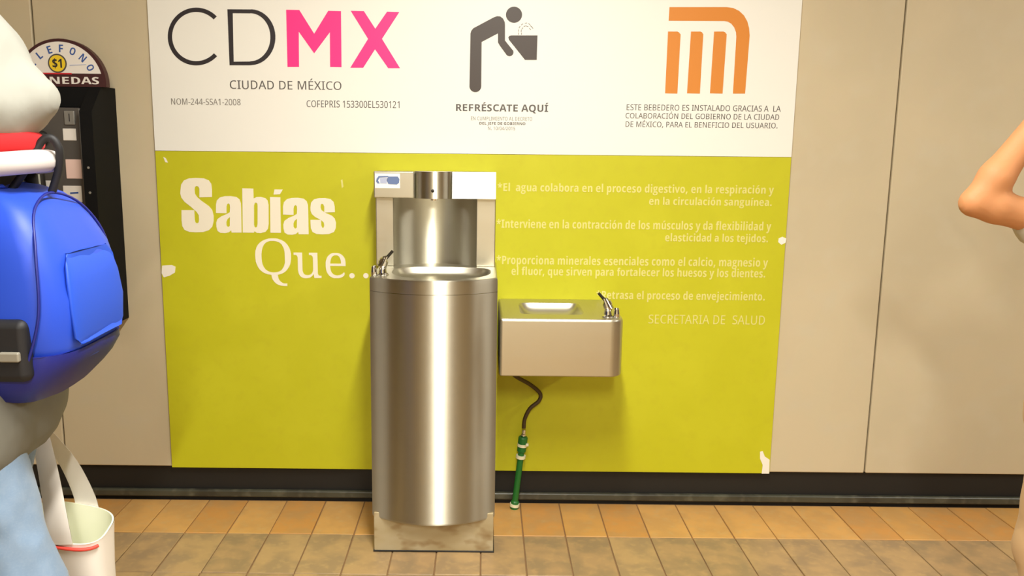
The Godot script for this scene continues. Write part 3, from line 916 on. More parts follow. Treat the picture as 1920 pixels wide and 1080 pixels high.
	letters(g, "lettering", "*Retrasa el proceso de envejecimiento.", "bold", 0.4450, 0.8506, 0.6632, 0.0448, 0.0002, M.ink_pale_yellow)
	letters(g, "lettering", "SECRETARIA DE  SALUD", "plain", 0.6546, 0.7637, 0.4596, 0.0366, 0.0002, M.ink_pale_yellow)


func outline(half: float, mid: float, side_z: float, front_z: float, back_z: float, n := 28) -> Array:
	# plan of the cabinet: flat back and sides, bowed front (x, z)
	var out := [Vector2(mid - half, back_z)]
	var sag := front_z - side_z
	var R := (half * half + sag * sag) / (2.0 * sag)
	var top := asin(half / R)
	for i in n + 1:
		var a := lerpf(-top, top, float(i) / n)
		out.append(Vector2(mid + R * sin(a), front_z - R + R * cos(a)))
	out.append(Vector2(mid + half, back_z))
	return out


func ring_of(c: Vector2, poly: Array, n: int) -> Array:
	# where n rays from c leave the polygon
	var out := []
	for i in n:
		var d := Vector2(cos(TAU * i / n), sin(TAU * i / n))
		var best := 0.0
		for k in poly.size():
			var hit = Geometry2D.segment_intersects_segment(c, c + d * 3.0, poly[k], poly[(k + 1) % poly.size()])
			if hit != null:
				best = maxf(best, (hit - c).length())
		out.append(c + d * best)
	return out


func flat3(poly: Array, y: float) -> Array:
	var out := []
	for p in poly:
		out.append(Vector3(p.x, y, p.y))
	return out


func bubbler(parent: Node, at: Vector3, s: float) -> void:
	# s: which way the spout looks along x
	var b := thing_part(parent, "bubbler", at)
	var m := buf()
	lathe(m, at, Vector3.UP, [Vector2(0.0, 0.0), Vector2(0.021, 0.0), Vector2(0.021, 0.004), Vector2(0.015, 0.009), Vector2(0.013, 0.022), Vector2(0.015, 0.026), Vector2(0.0, 0.027)], 20)
	put(m, "collar", M.chrome, b)
	m = buf()
	var lean := Vector3(s * 0.18, 1.0, -0.1).normalized()
	lathe(m, at + Vector3(-s * 0.002, 0.024, 0), lean, [Vector2(0.0, 0.0), Vector2(0.012, 0.0), Vector2(0.016, 0.01), Vector2(0.018, 0.024), Vector2(0.014, 0.034), Vector2(0.006, 0.038), Vector2(0.0, 0.038)], 20)
	put(m, "nozzle", M.chrome, b)
	m = buf()
	# mouth guard: a curved hood over the nozzle
	var rows := []
	for i in 7:
		var row := []
		for k in 13:
			var a := lerpf(-1.9, 1.9, k / 12.0)
			var r := 0.021 - 0.0012 * i
			row.append(at + Vector3(-s * cos(a) * r + s * 0.0025 * i, 0.034 + 0.0055 * i, sin(a) * r))
		rows.append(row)
	grid(m, rows)
	grid(m, rows, false, true)
	put(m, "mouth_guard", M.chrome, b)
	m = buf()
	tube(m, curve([at + Vector3(s * 0.004, 0.05, 0.004), at + Vector3(s * 0.02, 0.068, 0.004), at + Vector3(s * 0.036, 0.086, 0.004)]), 0.0052, 8)
	put(m, "lever", M.drain_dark, b)
	# push button beside the nozzle
	m = buf()
	lathe(m, at + Vector3(-s * 0.03, 0.0, 0.006), Vector3.UP, [Vector2(0.0, 0.0), Vector2(0.011, 0.0), Vector2(0.011, 0.012), Vector2(0.009, 0.03), Vector2(0.007, 0.034), Vector2(0.0, 0.035)], 16)
	put(m, "push_button", M.chrome, b)


func thing_part(parent: Node, called: String, at: Vector3) -> Node3D:
	var o := Node3D.new()
	o.name = called
	o.position = at - origin_of(parent)
	parent.add_child(o, true)
	return o


func tall_fountain() -> void:
	var t := thing("drinking_fountain", "tall brushed steel drinking fountain with a bow-fronted column and bottle filler", "fountain", Vector3(-0.172, 0.0, 0.22))
	var m := buf()
	rbox(m, Vector3(-0.386, 0.0, 0.004), Vector3(0.045, 0.15, 0.42), 0.003, 1)
	put(m, "plinth", M.base_steel, t, "dull steel plinth with brown dirt stains")
	m = buf()
	rbox(m, Vector3(-0.389, 0.0, 0.006), Vector3(0.0485, 0.006, 0.4235), 0.002, 1)
	put(m, "seal", M.rubber_black, t, "black sealing strip along the floor")
	# column
	var plan := outline(0.221, -0.172, 0.40, 0.48, 0.004)
	var rows := []
	var heights := [0.125, 0.1275, 0.135, 0.35, 0.60, 0.80, 0.945, 0.9545]
	var insets := [0.006, 0.002, 0.0, 0.0, 0.0, 0.0, 0.0, 0.0]
	for k in heights.size():
		var pl := outline(0.221 - insets[k], -0.172, 0.40 - insets[k], 0.48 - insets[k], 0.004)
		rows.append(flat3(pl, heights[k]))
	# sides and bowed front are separate grids so that the corner stays crisp
	var n := plan.size()
	m = buf()
	var left := []
	var front := []
	var right := []
	for r in rows:
		left.append([r[0], r[1]])
		front.append(r.slice(1, n - 1))
		right.append([r[n - 2], r[n - 1]])
	grid(m, front)
	grid(m, left)
	grid(m, right)
	cap(m, rows[0], Vector3.DOWN)
	put(m, "column", M.brushed_steel, t)
	m = buf()
	front = []
	left = []
	right = []
	for q in [[0.9555, 0.0], [0.985, 0.0], [0.999, 0.0004], [1.0022, 0.0018], [1.0035, 0.005]]:
		var pl := flat3(outline(0.221 - q[1], -0.172, 0.40 - q[1], 0.48 - q[1], 0.004), q[0])
		left.append([pl[0], pl[1]])
		front.append(pl.slice(1, n - 1))
		right.append([pl[n - 2], pl[n - 1]])
	grid(m, front)
	grid(m, left)
	grid(m, right)
	put(m, "top_band", M.brushed_steel, t)
	# top plate with the basin
	var c := Vector2(-0.165, 0.27)
	var outer := ring_of(c, outline(0.216, -0.172, 0.395, 0.475, 0.006), 96)
	var well := []
	for i in 48:
		var a := TAU * i / 48
		var ex := 0.178 * signf(cos(a)) * pow(absf(cos(a)), 0.8)
		var ez := sin(a)
		well.append(Vector2(c.x + 0.014 + ex, c.y + (ez * 0.165 if ez > 0.0 else -0.128 * pow(absf(ez), 0.45))))
	var lip := ring_of(c, well, 96)
	m = buf()
	grid(m, [flat3(outer, 1.0035), flat3(lip, 1.0035)], true, true)
	put(m, "top_plate", M.satin_steel, t)
	m = buf()
	var bowl := [flat3(lip, 1.0035)]
	for q in [[0.985, 1.0015], [0.965, 0.995], [0.93, 0.984], [0.86, 0.972], [0.6, 0.962], [0.3, 0.957], [0.1, 0.955], [0.0, 0.955]]:
		var ring := []
		for p in lip:
			ring.append(Vector3(c.x + (p.x - c.x) * q[0], q[1], c.y + (p.y - c.y) * q[0]))
		bowl.append(ring)
	grid(m, bowl, true, true)
	put(m, "basin", M.satin_steel, t)
	m = buf()
	lathe(m, Vector3(c.x, 0.9545, c.y), Vector3.UP, [Vector2(0.03, 0.0), Vector2(0.03, 0.003), Vector2(0.022, 0.004), Vector2(0.0, 0.004)], 20)
	put(m, "drain_strainer", M.drain_dark, t)
	bubbler(t, Vector3(-0.352, 1.0035, 0.36), 1.0)
	# bottle filler tower
	m = buf()
	rbox(m, Vector3(-0.404, 1.0035, 0.001), Vector3(-0.337, 1.262, 0.13), 0.004, 2)
	put(m, "jamb", M.satin_steel, t)
	m = buf()
	rbox(m, Vector3(-0.029, 1.0035, 0.001), Vector3(0.043, 1.262, 0.13), 0.004, 2)
	put(m, "jamb", M.satin_steel, t)
	m = buf()
	rows = []
	var a0 := asin(0.154 / 0.205)
	for y in [1.0035, 1.262]:
		var row := []
		for i in 33:
			var a := lerpf(-a0, a0, i / 32.0)
			row.append(Vector3(-0.183 + 0.205 * sin(a), y, 0.125 + 0.205 * cos(a0) - 0.205 * cos(a)))
		rows.append(row)
	grid(m, rows)
	put(m, "alcove", M.brushed_steel, t)
	var hood := thing_part(t, "filler_hood", Vector3(-0.182, 1.26, 0.09))
	m = buf()
	rbox(m, Vector3(-0.405, 1.262, 0.001), Vector3(0.042, 1.354, 0.150), 0.003, 1)
	put(m, "hood_box", M.satin_steel, hood)
	m = buf()
	rbox(m, Vector3(-0.405, 1.260, 0.150), Vector3(-0.2585, 1.357, 0.168), 0.004, 2)
	put(m, "fascia", M.satin_steel, hood)
	m = buf()
	# the right fascia leans back a little at the top
	var lean := 0.018
	for q in [[1.260, 0.170, 1.357, 0.170 - lean]]:
		var xl := -0.118
		var xr := 0.042
		rows = []
		for k in 5:
			var f := k / 4.0
			rows.append([Vector3(xl, lerpf(q[0], q[2], f), lerpf(q[1], q[3], f)), Vector3((xl + xr) / 2.0, lerpf(q[0], q[2], f), lerpf(q[1], q[3], f)), Vector3(xr, lerpf(q[0], q[2], f), lerpf(q[1], q[3], f))])
		grid(m, rows)
		quad(m, Vector3(xr, q[0], q[1]), Vector3(xr, q[0], 0.14), Vector3(xr, q[2], 0.14), Vector3(xr, q[2], q[3]))
		quad(m, Vector3(xl, q[0], 0.14), Vector3(xl, q[0], q[1]), Vector3(xl, q[2], q[3]), Vector3(xl, q[2], 0.14))
		quad(m, Vector3(xl, q[0], 0.14), Vector3(xr, q[0], 0.14), Vector3(xr, q[0], q[1]), Vector3(xl, q[0], q[1]))
		quad(m, Vector3(xl, q[2], q[3]), Vector3(xr, q[2], q[3]), Vector3(xr, q[2], 0.14), Vector3(xl, q[2], 0.14))
	put(m, "fascia", M.satin_steel, hood)
	m = buf()
	rows = []
	var front_arc := []
	for i in 25:
		var a := lerpf(-1.2, 1.2, i / 24.0)
		front_arc.append(Vector2(-0.188 + 0.070 * sin(a) / sin(1.2), 0.150 + 0.036 * (cos(a) - cos(1.2)) / (1.0 - cos(1.2))))
	for y in [1.259, 1.358]:
		rows.append(flat3(front_arc, y))
	grid(m, rows)
	cap(m, flat3(front_arc, 1.358), Vector3.UP)
	cap(m, flat3(front_arc, 1.259), Vector3.DOWN)
	put(m, "spout_housing", M.brushed_steel, hood, "bowed steel housing of the spout")
	m = buf()
	lathe(m, Vector3(-0.188, 1.288, 0.183), Vector3(0, 0.1, 1), [Vector2(0.0065, 0.0), Vector2(0.006, 0.004), Vector2(0.0, 0.0055)], 14)
	put(m, "sensor", M.drain_dark, hood)
	m = buf()
	lathe(m, Vector3(-0.188, 1.262, 0.12), Vector3.DOWN, [Vector2(0.016, 0.0), Vector2(0.014, 0.012), Vector2(0.009, 0.014), Vector2(0.0, 0.014)], 16)
	put(m, "nozzle", M.chrome, hood)
	m = buf()
	rbox(m, Vector3(-0.4005, 1.2955, 0.1675), Vector3(-0.3085, 1.349, 0.1690), 0.0006, 1)
	var st := put(m, "sticker", M.sticker_white, hood, "white sticker with a blue logo")
	shape(st, "logo", [[Vector2(-0.3512, 1.3380), Vector2(-0.3162, 1.3384), Vector2(-0.3104, 1.3288), Vector2(-0.3124, 1.3152), Vector2(-0.3203, 1.3093), Vector2(-0.3515, 1.3109), Vector2(-0.3572, 1.3244)]], M.sticker_blue, 0.1692)
	shape(st, "logo", [[Vector2(-0.3941, 1.3299), Vector2(-0.3863, 1.3396), Vector2(-0.3512, 1.3400), Vector2(-0.3512, 1.3361), Vector2(-0.3824, 1.3338), Vector2(-0.3884, 1.3241), Vector2(-0.3826, 1.3126), Vector2(-0.3904, 1.3125), Vector2(-0.3962, 1.3202)]], M.sticker_blue, 0.1692)
	shape(st, "logo", [[Vector2(-0.3824, 1.3319), Vector2(-0.3532, 1.3341), Vector2(-0.3573, 1.3128), Vector2(-0.3807, 1.3126)]], M.sticker_pale_blue, 0.1692)


func low_fountain() -> void:
	var t := thing("wall_fountain", "low boxy steel drinking basin hung on the lime sign right of the column", "fountain", Vector3(0.277, 0.655, 0.18))
	var x0 := 0.058
	var x1 := 0.497
	var zf := 0.385
	# plan with rounded front corners
	var plan := func(d: float) -> Array:
		var r := 0.05
		var out := [Vector2(x0 + d, 0.001)]
		for k in 9:
			var a := PI + -PI / 2.0 * k / 8.0
			out.append(Vector2(x0 + 0.012 + 0.012 * cos(a) + d * (1.0 if k < 4 else 0.0), zf - 0.012 + 0.012 * sin(a) - d))
		for k in 13:
			var a := PI / 2.0 - PI / 2.0 * k / 12.0
			out.append(Vector2(x1 - r + (r - d) * cos(a), zf - r + (r - d) * sin(a)))
		out.append(Vector2(x1 - d, 0.001))
		return out
	var m := buf()
	var rows := []
	for q in [[0.648, 0.010], [0.650, 0.004], [0.655, 0.0], [0.75, 0.0], [0.847, 0.0], [0.855, 0.003], [0.8575, 0.007], [0.858, 0.012]]:
		rows.append(flat3(plan.call(q[1]), q[0]))
	grid(m, rows)
	cap(m, rows[0], Vector3.DOWN)
	put(m, "shell", M.satin_steel, t)
	var c := Vector2(0.25, 0.19)
	var well := []
	var hx := 0.117
	var hz := 0.115
	for i in 64:
		var a := TAU * i / 64
		well.append(c + Vector2(hx * signf(cos(a)) * pow(absf(cos(a)), 0.25), hz * signf(sin(a)) * pow(absf(sin(a)), 0.25)))
	var lip := ring_of(c, well, 96)
	m = buf()
	grid(m, [flat3(ring_of(c, plan.call(0.012), 96), 0.858), flat3(lip, 0.858)], true, true)
	put(m, "top_plate", M.satin_steel, t)
	m = buf()
	var bowl := [flat3(lip, 0.858)]
	for q in [[0.98, 0.8565], [0.93, 0.845], [0.80, 0.825], [0.55, 0.815], [0.2, 0.811], [0.0, 0.810]]:
		var ring := []
		for p in lip:
			ring.append(Vector3(c.x + (p.x - c.x) * q[0], q[1], c.y + (p.y - c.y) * q[0]))
		bowl.append(ring)
	grid(m, bowl, true, true)
	put(m, "basin", M.satin_steel, t)
	m = buf()
	lathe(m, Vector3(c.x, 0.8105, c.y), Vector3.UP, [Vector2(0.028, 0.0), Vector2(0.028, 0.003), Vector2(0.02, 0.004), Vector2(0.0, 0.004)], 20)
	put(m, "drain_strainer", M.drain_dark, t)
	bubbler(t, Vector3(0.443, 0.858, 0.335), -1.0)


func drain() -> void:
	var t := thing("drain_pipe", "green drain pipe with a dark hose below the low steel basin", "pipe", Vector3(0.13, 0.0, 0.03))
	var m := buf()
	tube(m, curve([Vector3(0.092, 0.620, 0.160), Vector3(0.130, 0.578, 0.130), Vector3(0.190, 0.528, 0.070), Vector3(0.229, 0.487, 0.050), Vector3(0.224, 0.457, 0.050), Vector3(0.190, 0.426, 0.050), Vector3(0.170, 0.383, 0.050), Vector3(0.167, 0.344, 0.050)], 8), 0.008, 10)
	put(m, "hose", M.hose_brown, t)
	m = buf()
	var a := Vector3(0.1651, 0.3080, 0.05)
	var b := Vector3(0.1342, 0.0, 0.0386)
	var d := (b - a).normalized()
	var up := -d
	lathe(m, a, d, [Vector2(0.0, 0.0), Vector2(0.017, 0.0), Vector2(0.019, 0.004), Vector2(0.018, 0.06), Vector2(0.0125, 0.066), Vector2(0.0125, (b - a).length() - 0.035), Vector2(0.0165, (b - a).length() - 0.03), Vector2(0.0165, (b - a).length()), Vector2(0.0, (b - a).length())], 18)
	put(m, "pipe", M.pipe_green, t)
	m = buf()
	lathe(m, a, up, [Vector2(0.0, 0.0), Vector2(0.010, 0.0), Vector2(0.012, 0.006), Vector2(0.012, 0.012), Vector2(0.009, 0.015), Vector2(0.009, 0.03), Vector2(0.0, 0.03)], 6)
	put(m, "fitting", M.chrome, t)
	for q in [0.028, 0.078, (b - a).length() - 0.022]:
		m = buf()
		lathe(m, a + d * (q + 0.012), up, [Vector2(0.0, 0.0), Vector2(0.0195, 0.0), Vector2(0.0195, 0.012), Vector2(0.0, 0.012)], 18)
		if q < 0.05:
			rbox(m, a + d * q + Vector3(0.012, -0.006, 0.005), a + d * q + Vector3(0.024, 0.004, 0.02), 0.002, 1)
		put(m, "clip", M.clip_white, t)


func payphone() -> void:
	var xc := -1.553
	var t := thing("payphone", "black wall payphone with a half-round coin phone header at the left", "payphone", Vector3(xc, 0.76, 0.08))
	var xl := xc - 0.15
	var xr := xc + 0.148
	var m := buf()
	# shell: side profile (z, y) pulled across, hollow front
	var prof := [Vector2(-0.009, 1.652), Vector2(0.11, 1.652), Vector2(0.20, 1.56), Vector2(0.20, 0.86), Vector2(0.13, 0.765), Vector2(-0.009, 0.765)]
	for s in [xl, xr - 0.045]:
		var side_a := []
		var side_b := []
		for p in prof:
			side_a.append(Vector3(s, p.y, p.x))
			side_b.append(Vector3(s + 0.045, p.y, p.x))
		cap(m, side_a, Vector3.LEFT)
		cap(m, side_b, Vector3.RIGHT)
		for i in prof.size():
			var j := (i + 1) % prof.size()
			quad(m, side_b[j], side_b[i], side_a[i], side_a[j])
	box(m, Vector3(xl + 0.045, 0.765, -0.009), Vector3(xr - 0.045, 1.652, 0.03))
	rbox(m, Vector3(xl + 0.045, 1.575, 0.03), Vector3(xr - 0.045, 1.652, 0.11), 0.004, 1)
	rbox(m, Vector3(xl + 0.045, 0.765, 0.03), Vector3(xr - 0.045, 0.90, 0.125), 0.004, 1)
	put(m, "shell", M.phone_black, t)
	# header
	var hz := 0.112
	var cy := 1.662
	var hd := thing_part(t, "header", Vector3(xc, cy, hz))
	m = buf()
	var dome := []
	for i in 33:
		var a := PI * i / 32
		dome.append(Vector2(xc + 0.005 + 0.163 * cos(a), cy + 0.158 * sin(a)))
	dome.append(Vector2(xc + 0.005 - 0.163, cy - 0.012))
	dome.append(Vector2(xc + 0.005 + 0.163, cy - 0.012))
	box(m, Vector3(xc - 0.10, cy - 0.012, -0.009), Vector3(xc + 0.10, cy + 0.08, hz - 0.03))
	prism(m, dome, hz - 0.03, hz)
	put(m, "header_box", M.phone_maroon, hd)
	m = buf()
	dome = []
	for i in 33:
		var a := 0.24 + (PI - 0.48) * i / 32
		dome.append(Vector2(xc + 0.005 + 0.151 * cos(a), cy + 0.147 * sin(a)))
	prism(m, dome, hz - 0.001, hz + 0.002)
	put(m, "header_plate", M.phone_white, hd)
	m = buf()
	box(m, Vector3(xc + 0.005 - 0.146, cy + 0.0315, hz), Vector3(xc + 0.005 + 0.04, cy + 0.0365, hz + 0.003))
	put(m, "red_stripe", M.phone_red, hd)
	var word := "TELEFONO"
	for i in word.length():
		var a := deg_to_rad(168.0 - 142.0 * i / 7.0)
		var p := Vector2(xc + 0.006 + 0.121 * cos(a), cy + 0.004 + 0.119 * sin(a))
		var wd := 0.020 if word[i] in "ON" else 0.015
		letters(hd, "header_letter", word[i], "bold", p.x - wd / 2.0, p.y - 0.0135, wd, 0.027, hz + 0.002, M.phone_blue, a - PI / 2.0)
	letters(hd, "header_word", "MONEDAS", "bold", xc - 0.135, cy - 0.003, 0.277, 0.026, hz + 0.0005, M.phone_white)
	shape(hd, "coin_rim", [disc(Vector2(xc - 0.004, cy + 0.070), 0.034)], M.phone_grey, hz + 0.0025)
	shape(hd, "coin", [disc(Vector2(xc - 0.004, cy + 0.070), 0.029)], M.phone_yellow, hz + 0.0035)
	letters(hd, "coin_value", "$1", "bold", xc - 0.021, cy + 0.052, 0.034, 0.036, hz + 0.0045, M.ink_black)
	shape(hd, "small_print", [[Vector2(xc + 0.04, cy + 0.062), Vector2(xc + 0.10, cy + 0.066), Vector2(xc + 0.10, cy + 0.068), Vector2(xc + 0.04, cy + 0.065)]], M.sticker_pale_blue, hz + 0.0025)
	# the phone itself
	var zf := 0.155
	m = buf()
	rbox(m, Vector3(xl + 0.047, 0.90, 0.03), Vector3(xr - 0.062, 1.574, zf), 0.008, 2)
	var ph := put(m, "phone_body", M.phone_grey, t)
	m = buf()
	rbox(m, Vector3(xc + 0.028, 1.512, zf - 0.002), Vector3(xc + 0.066, 1.562, zf + 0.006), 0.003, 1)
	put(m, "coin_slot_plate", M.key_grey, ph)
	m = buf()
	box(m, Vector3(xc + 0.046, 1.524, zf + 0.004), Vector3(xc + 0.049, 1.552, zf + 0.0068))
	put(m, "coin_slot", M.ink_black, ph)
	for q in [[0.018, 1.456, 0.066, 1.499, "phone_white"], [0.020, 1.318, 0.078, 1.388, "phone_pink"], [0.004, 1.232, 0.072, 1.292, "phone_white"], [-0.075, 1.27, -0.02, 1.31, "phone_white"]]:
		m = buf()
		rbox(m, Vector3(xc + q[0], q[1], zf - 0.002), Vector3(xc + q[2], q[3], zf + 0.002), 0.0015, 1)
		put(m, "label_plate", M[q[4]], ph)
	shape(ph, "label_print", [[Vector2(xc + 0.03, 1.262), Vector2(xc + 0.06, 1.264), Vector2(xc + 0.06, 1.270), Vector2(xc + 0.03, 1.268)]], M.phone_blue, zf + 0.0022)
	for r in 4:
		for k in 3:
			m = buf()
			rbox(m, Vector3(xc - 0.05 + 0.034 * k, 1.10 + 0.03 * r, zf - 0.002), Vector3(xc - 0.026 + 0.034 * k, 1.12 + 0.03 * r, zf + 0.005), 0.003, 1)
			put(m, "key", M.key_grey, ph)
	m = buf()
	rbox(m, Vector3(xc - 0.05, 0.93, zf - 0.01), Vector3(xc + 0.045, 1.0, zf + 0.004), 0.004, 1)
	put(m, "coin_return", M.key_grey, ph)
	for q in [[0.135, 1.36], [0.135, 1.27]]:
		m = buf()
		lathe(m, Vector3(xc + q[0] - 0.012, q[1], 0.199), Vector3.BACK, [Vector2(0.005, 0.0), Vector2(0.0045, 0.003), Vector2(0.0, 0.004)], 10)
		put(m, "screw", M.key_grey, t)
	# handset and cord
	var hs := thing_part(t, "handset", Vector3(xc - 0.04, 1.36, 0.18))
	m = buf()
	tube(m, curve([Vector3(xc - 0.055, 1.47, 0.175), Vector3(xc - 0.05, 1.46, 0.20), Vector3(xc - 0.05, 1.40, 0.212), Vector3(xc - 0.05, 1.33, 0.21), Vector3(xc - 0.05, 1.27, 0.20), Vector3(xc - 0.055, 1.26, 0.175)], 5), 0.017, 12)
	ball(m, Vector3(xc - 0.05, 1.465, 0.182), Vector3(0.03, 0.026, 0.02))
	ball(m, Vector3(xc - 0.05, 1.262, 0.182), Vector3(0.03, 0.026, 0.02))
	put(m, "grip", M.rubber_black, hs)
	m = buf()
	tube(m, curve([Vector3(xc - 0.05, 1.24, 0.185), Vector3(xc - 0.055, 1.12, 0.21), Vector3(xc - 0.02, 1.02, 0.22), Vector3(xc + 0.04, 1.0, 0.20), Vector3(xc + 0.06, 1.04, 0.15)], 8), 0.005, 8)
	put(m, "cord", M.key_grey, hs)


# ---------------------------------------------------------------- people
func side_frame(forward: Vector3) -> Basis:
	# columns: the person's right, up, back
	var r := forward.cross(Vector3.UP).normalized()
	return Basis(r, Vector3.UP, -forward.normalized())


func hand_bones(wrist: Vector3, along: Vector3, palm: Vector3, thumb_side: Vector3, curl: float) -> Array:
	# a palm, four curled fingers of unequal length and a thumb leaving the side of the palm
	along = along.normalized()
	palm = palm.normalized()
	thumb_side = thumb_side.normalized()
	var out := []
	for k in 4:
		var q := (1.5 - k) * 0.019
		out.append([wrist + thumb_side * q * 0.6, wrist + along * 0.085 + thumb_side * q, 0.015, 0.0115])
		var p := wrist + along * 0.088 + thumb_side * q
		var long: float = [0.9, 1.0, 0.94, 0.76][k]
		var d := along
		for s in 3:
			d = (d * cos(curl) + palm * sin(curl)).normalized()
			palm = (palm - d * palm.dot(d)).normalized()
			var e: Vector3 = p + d * [0.042, 0.027, 0.022][s] * long
			out.append([p, e, 0.0095 - 0.0008 * s, 0.0090 - 0.0008 * s])
			p = e
		palm = (palm - along * palm.dot(along)).normalized()
	var b := wrist + along * 0.025 + thumb_side * 0.026
	var e1 := b + (along * 0.6 + thumb_side * 0.6 + palm * 0.5).normalized() * 0.042
	var e2 := e1 + (along * 0.6 + palm * 0.9).normalized() * 0.032
	var e3 := e2 + (along * 0.4 + palm * 0.8 - thumb_side * 0.5).normalized() * 0.025
	out.append_array([[b, e1, 0.016, 0.0115], [e1, e2, 0.0115, 0.0105], [e2, e3, 0.0105, 0.009]])
	return out


func head_mesh(m: Dictionary, c: Vector3, f: Basis) -> void:
	# c: middle of the skull; f: right, up, back
	var at := func(r: float, u: float, b: float) -> Vector3: return c + f.x * r + f.y * u + f.z * b
	var bones := [
		[at.call(0, 0.03, 0.025), at.call(0, 0.03, -0.015), 0.082, 0.078],
		[at.call(0, -0.02, -0.02), at.call(0, -0.085, -0.055), 0.062, 0.030],
		[at.call(-0.035, -0.03, -0.02), at.call(-0.02, -0.085, -0.045), 0.038, 0.024],
		[at.call(0.035, -0.03, -0.02), at.call(0.02, -0.085, -0.045), 0.038, 0.024],
		[at.call(0, 0.012, -0.088), at.call(0, -0.028, -0.104), 0.008, 0.011],
		[at.call(-0.012, -0.030, -0.094), at.call(0.012, -0.030, -0.094), 0.008, 0.008],
		[at.call(-0.038, 0.022, -0.076), at.call(0.038, 0.022, -0.076), 0.012, 0.012],
		[at.call(-0.018, -0.060, -0.083), at.call(0.018, -0.060, -0.083), 0.007, 0.007],
		[at.call(-0.018, -0.070, -0.081), at.call(0.018, -0.070, -0.081), 0.007, 0.007],
	]
	for s in [-1.0, 1.0]:
		bones.append([at.call(s * 0.078, 0.018, 0.0), at.call(s * 0.074, -0.028, -0.004), 0.012, 0.008])
		bones.append([at.call(s * 0.084, 0.014, 0.012), at.call(s * 0.080, -0.01, 0.01), 0.009, 0.007])
	bones.append([at.call(0, -0.06, 0.02), at.call(0, -0.15, 0.035), 0.052, 0.056])
	blob(m, bones, 0.005, 0.006)


func face_parts(parent: Node, c: Vector3, f: Basis) -> void:
	for s in [-1.0, 1.0]:
		var m := buf()
		var p: Vector3 = c + f.x * s * 0.031 + f.y * 0.004 - f.z * 0.078
		ball(m, p, Vector3.ONE * 0.0115, 12)
		var e := put(m, "eye", M.eye_white, parent)
		m = buf()
		ball(m, p - f.z * 0.0075, Vector3.ONE * 0.0058, 10)
		put(m, "iris", M.eye_dark, e)
	var lip := buf()
	blob(lip, [[c + f.x * -0.018 - f.y * 0.0655 - f.z * 0.0845, c + f.x * 0.018 - f.y * 0.0655 - f.z * 0.0845, 0.0065, 0.0065]], 0.003, 0.003)
	put(lip, "mouth", M.lip, parent)


func shoe(parent: Node, ankle: Vector3, f: Basis) -> void:
	var at := func(u: float, b: float) -> Vector3: return Vector3(ankle.x, 0.0, ankle.z) + f.y * u + f.z * b
	var m := buf()
	blob(m, [[at.call(0.06, 0.03), at.call(0.05, -0.10), 0.045, 0.042], [at.call(0.05, -0.10), at.call(0.042, -0.17), 0.042, 0.032], [at.call(0.06, 0.03), at.call(0.10, 0.02), 0.046, 0.05]], 0.01, 0.014)
	for i in m.v.size():
		m.v[i].y = maxf(m.v[i].y, 0.012)
	var s := put(m, "shoe", M.shoe_dark, parent)
	m = buf()
	var loop := []
	for i in 24:
		var a := TAU * i / 24
		var p: Vector3 = Vector3(ankle.x, 0.0, ankle.z) - f.z * 0.065 + f.x * 0.047 * cos(a) - f.z * 0.145 * sin(a)
		loop.append(Vector2(p.x, p.z))
	slab(m, loop, 0.0, 0.022)
	put(m, "sole", M.shoe_sole, s)


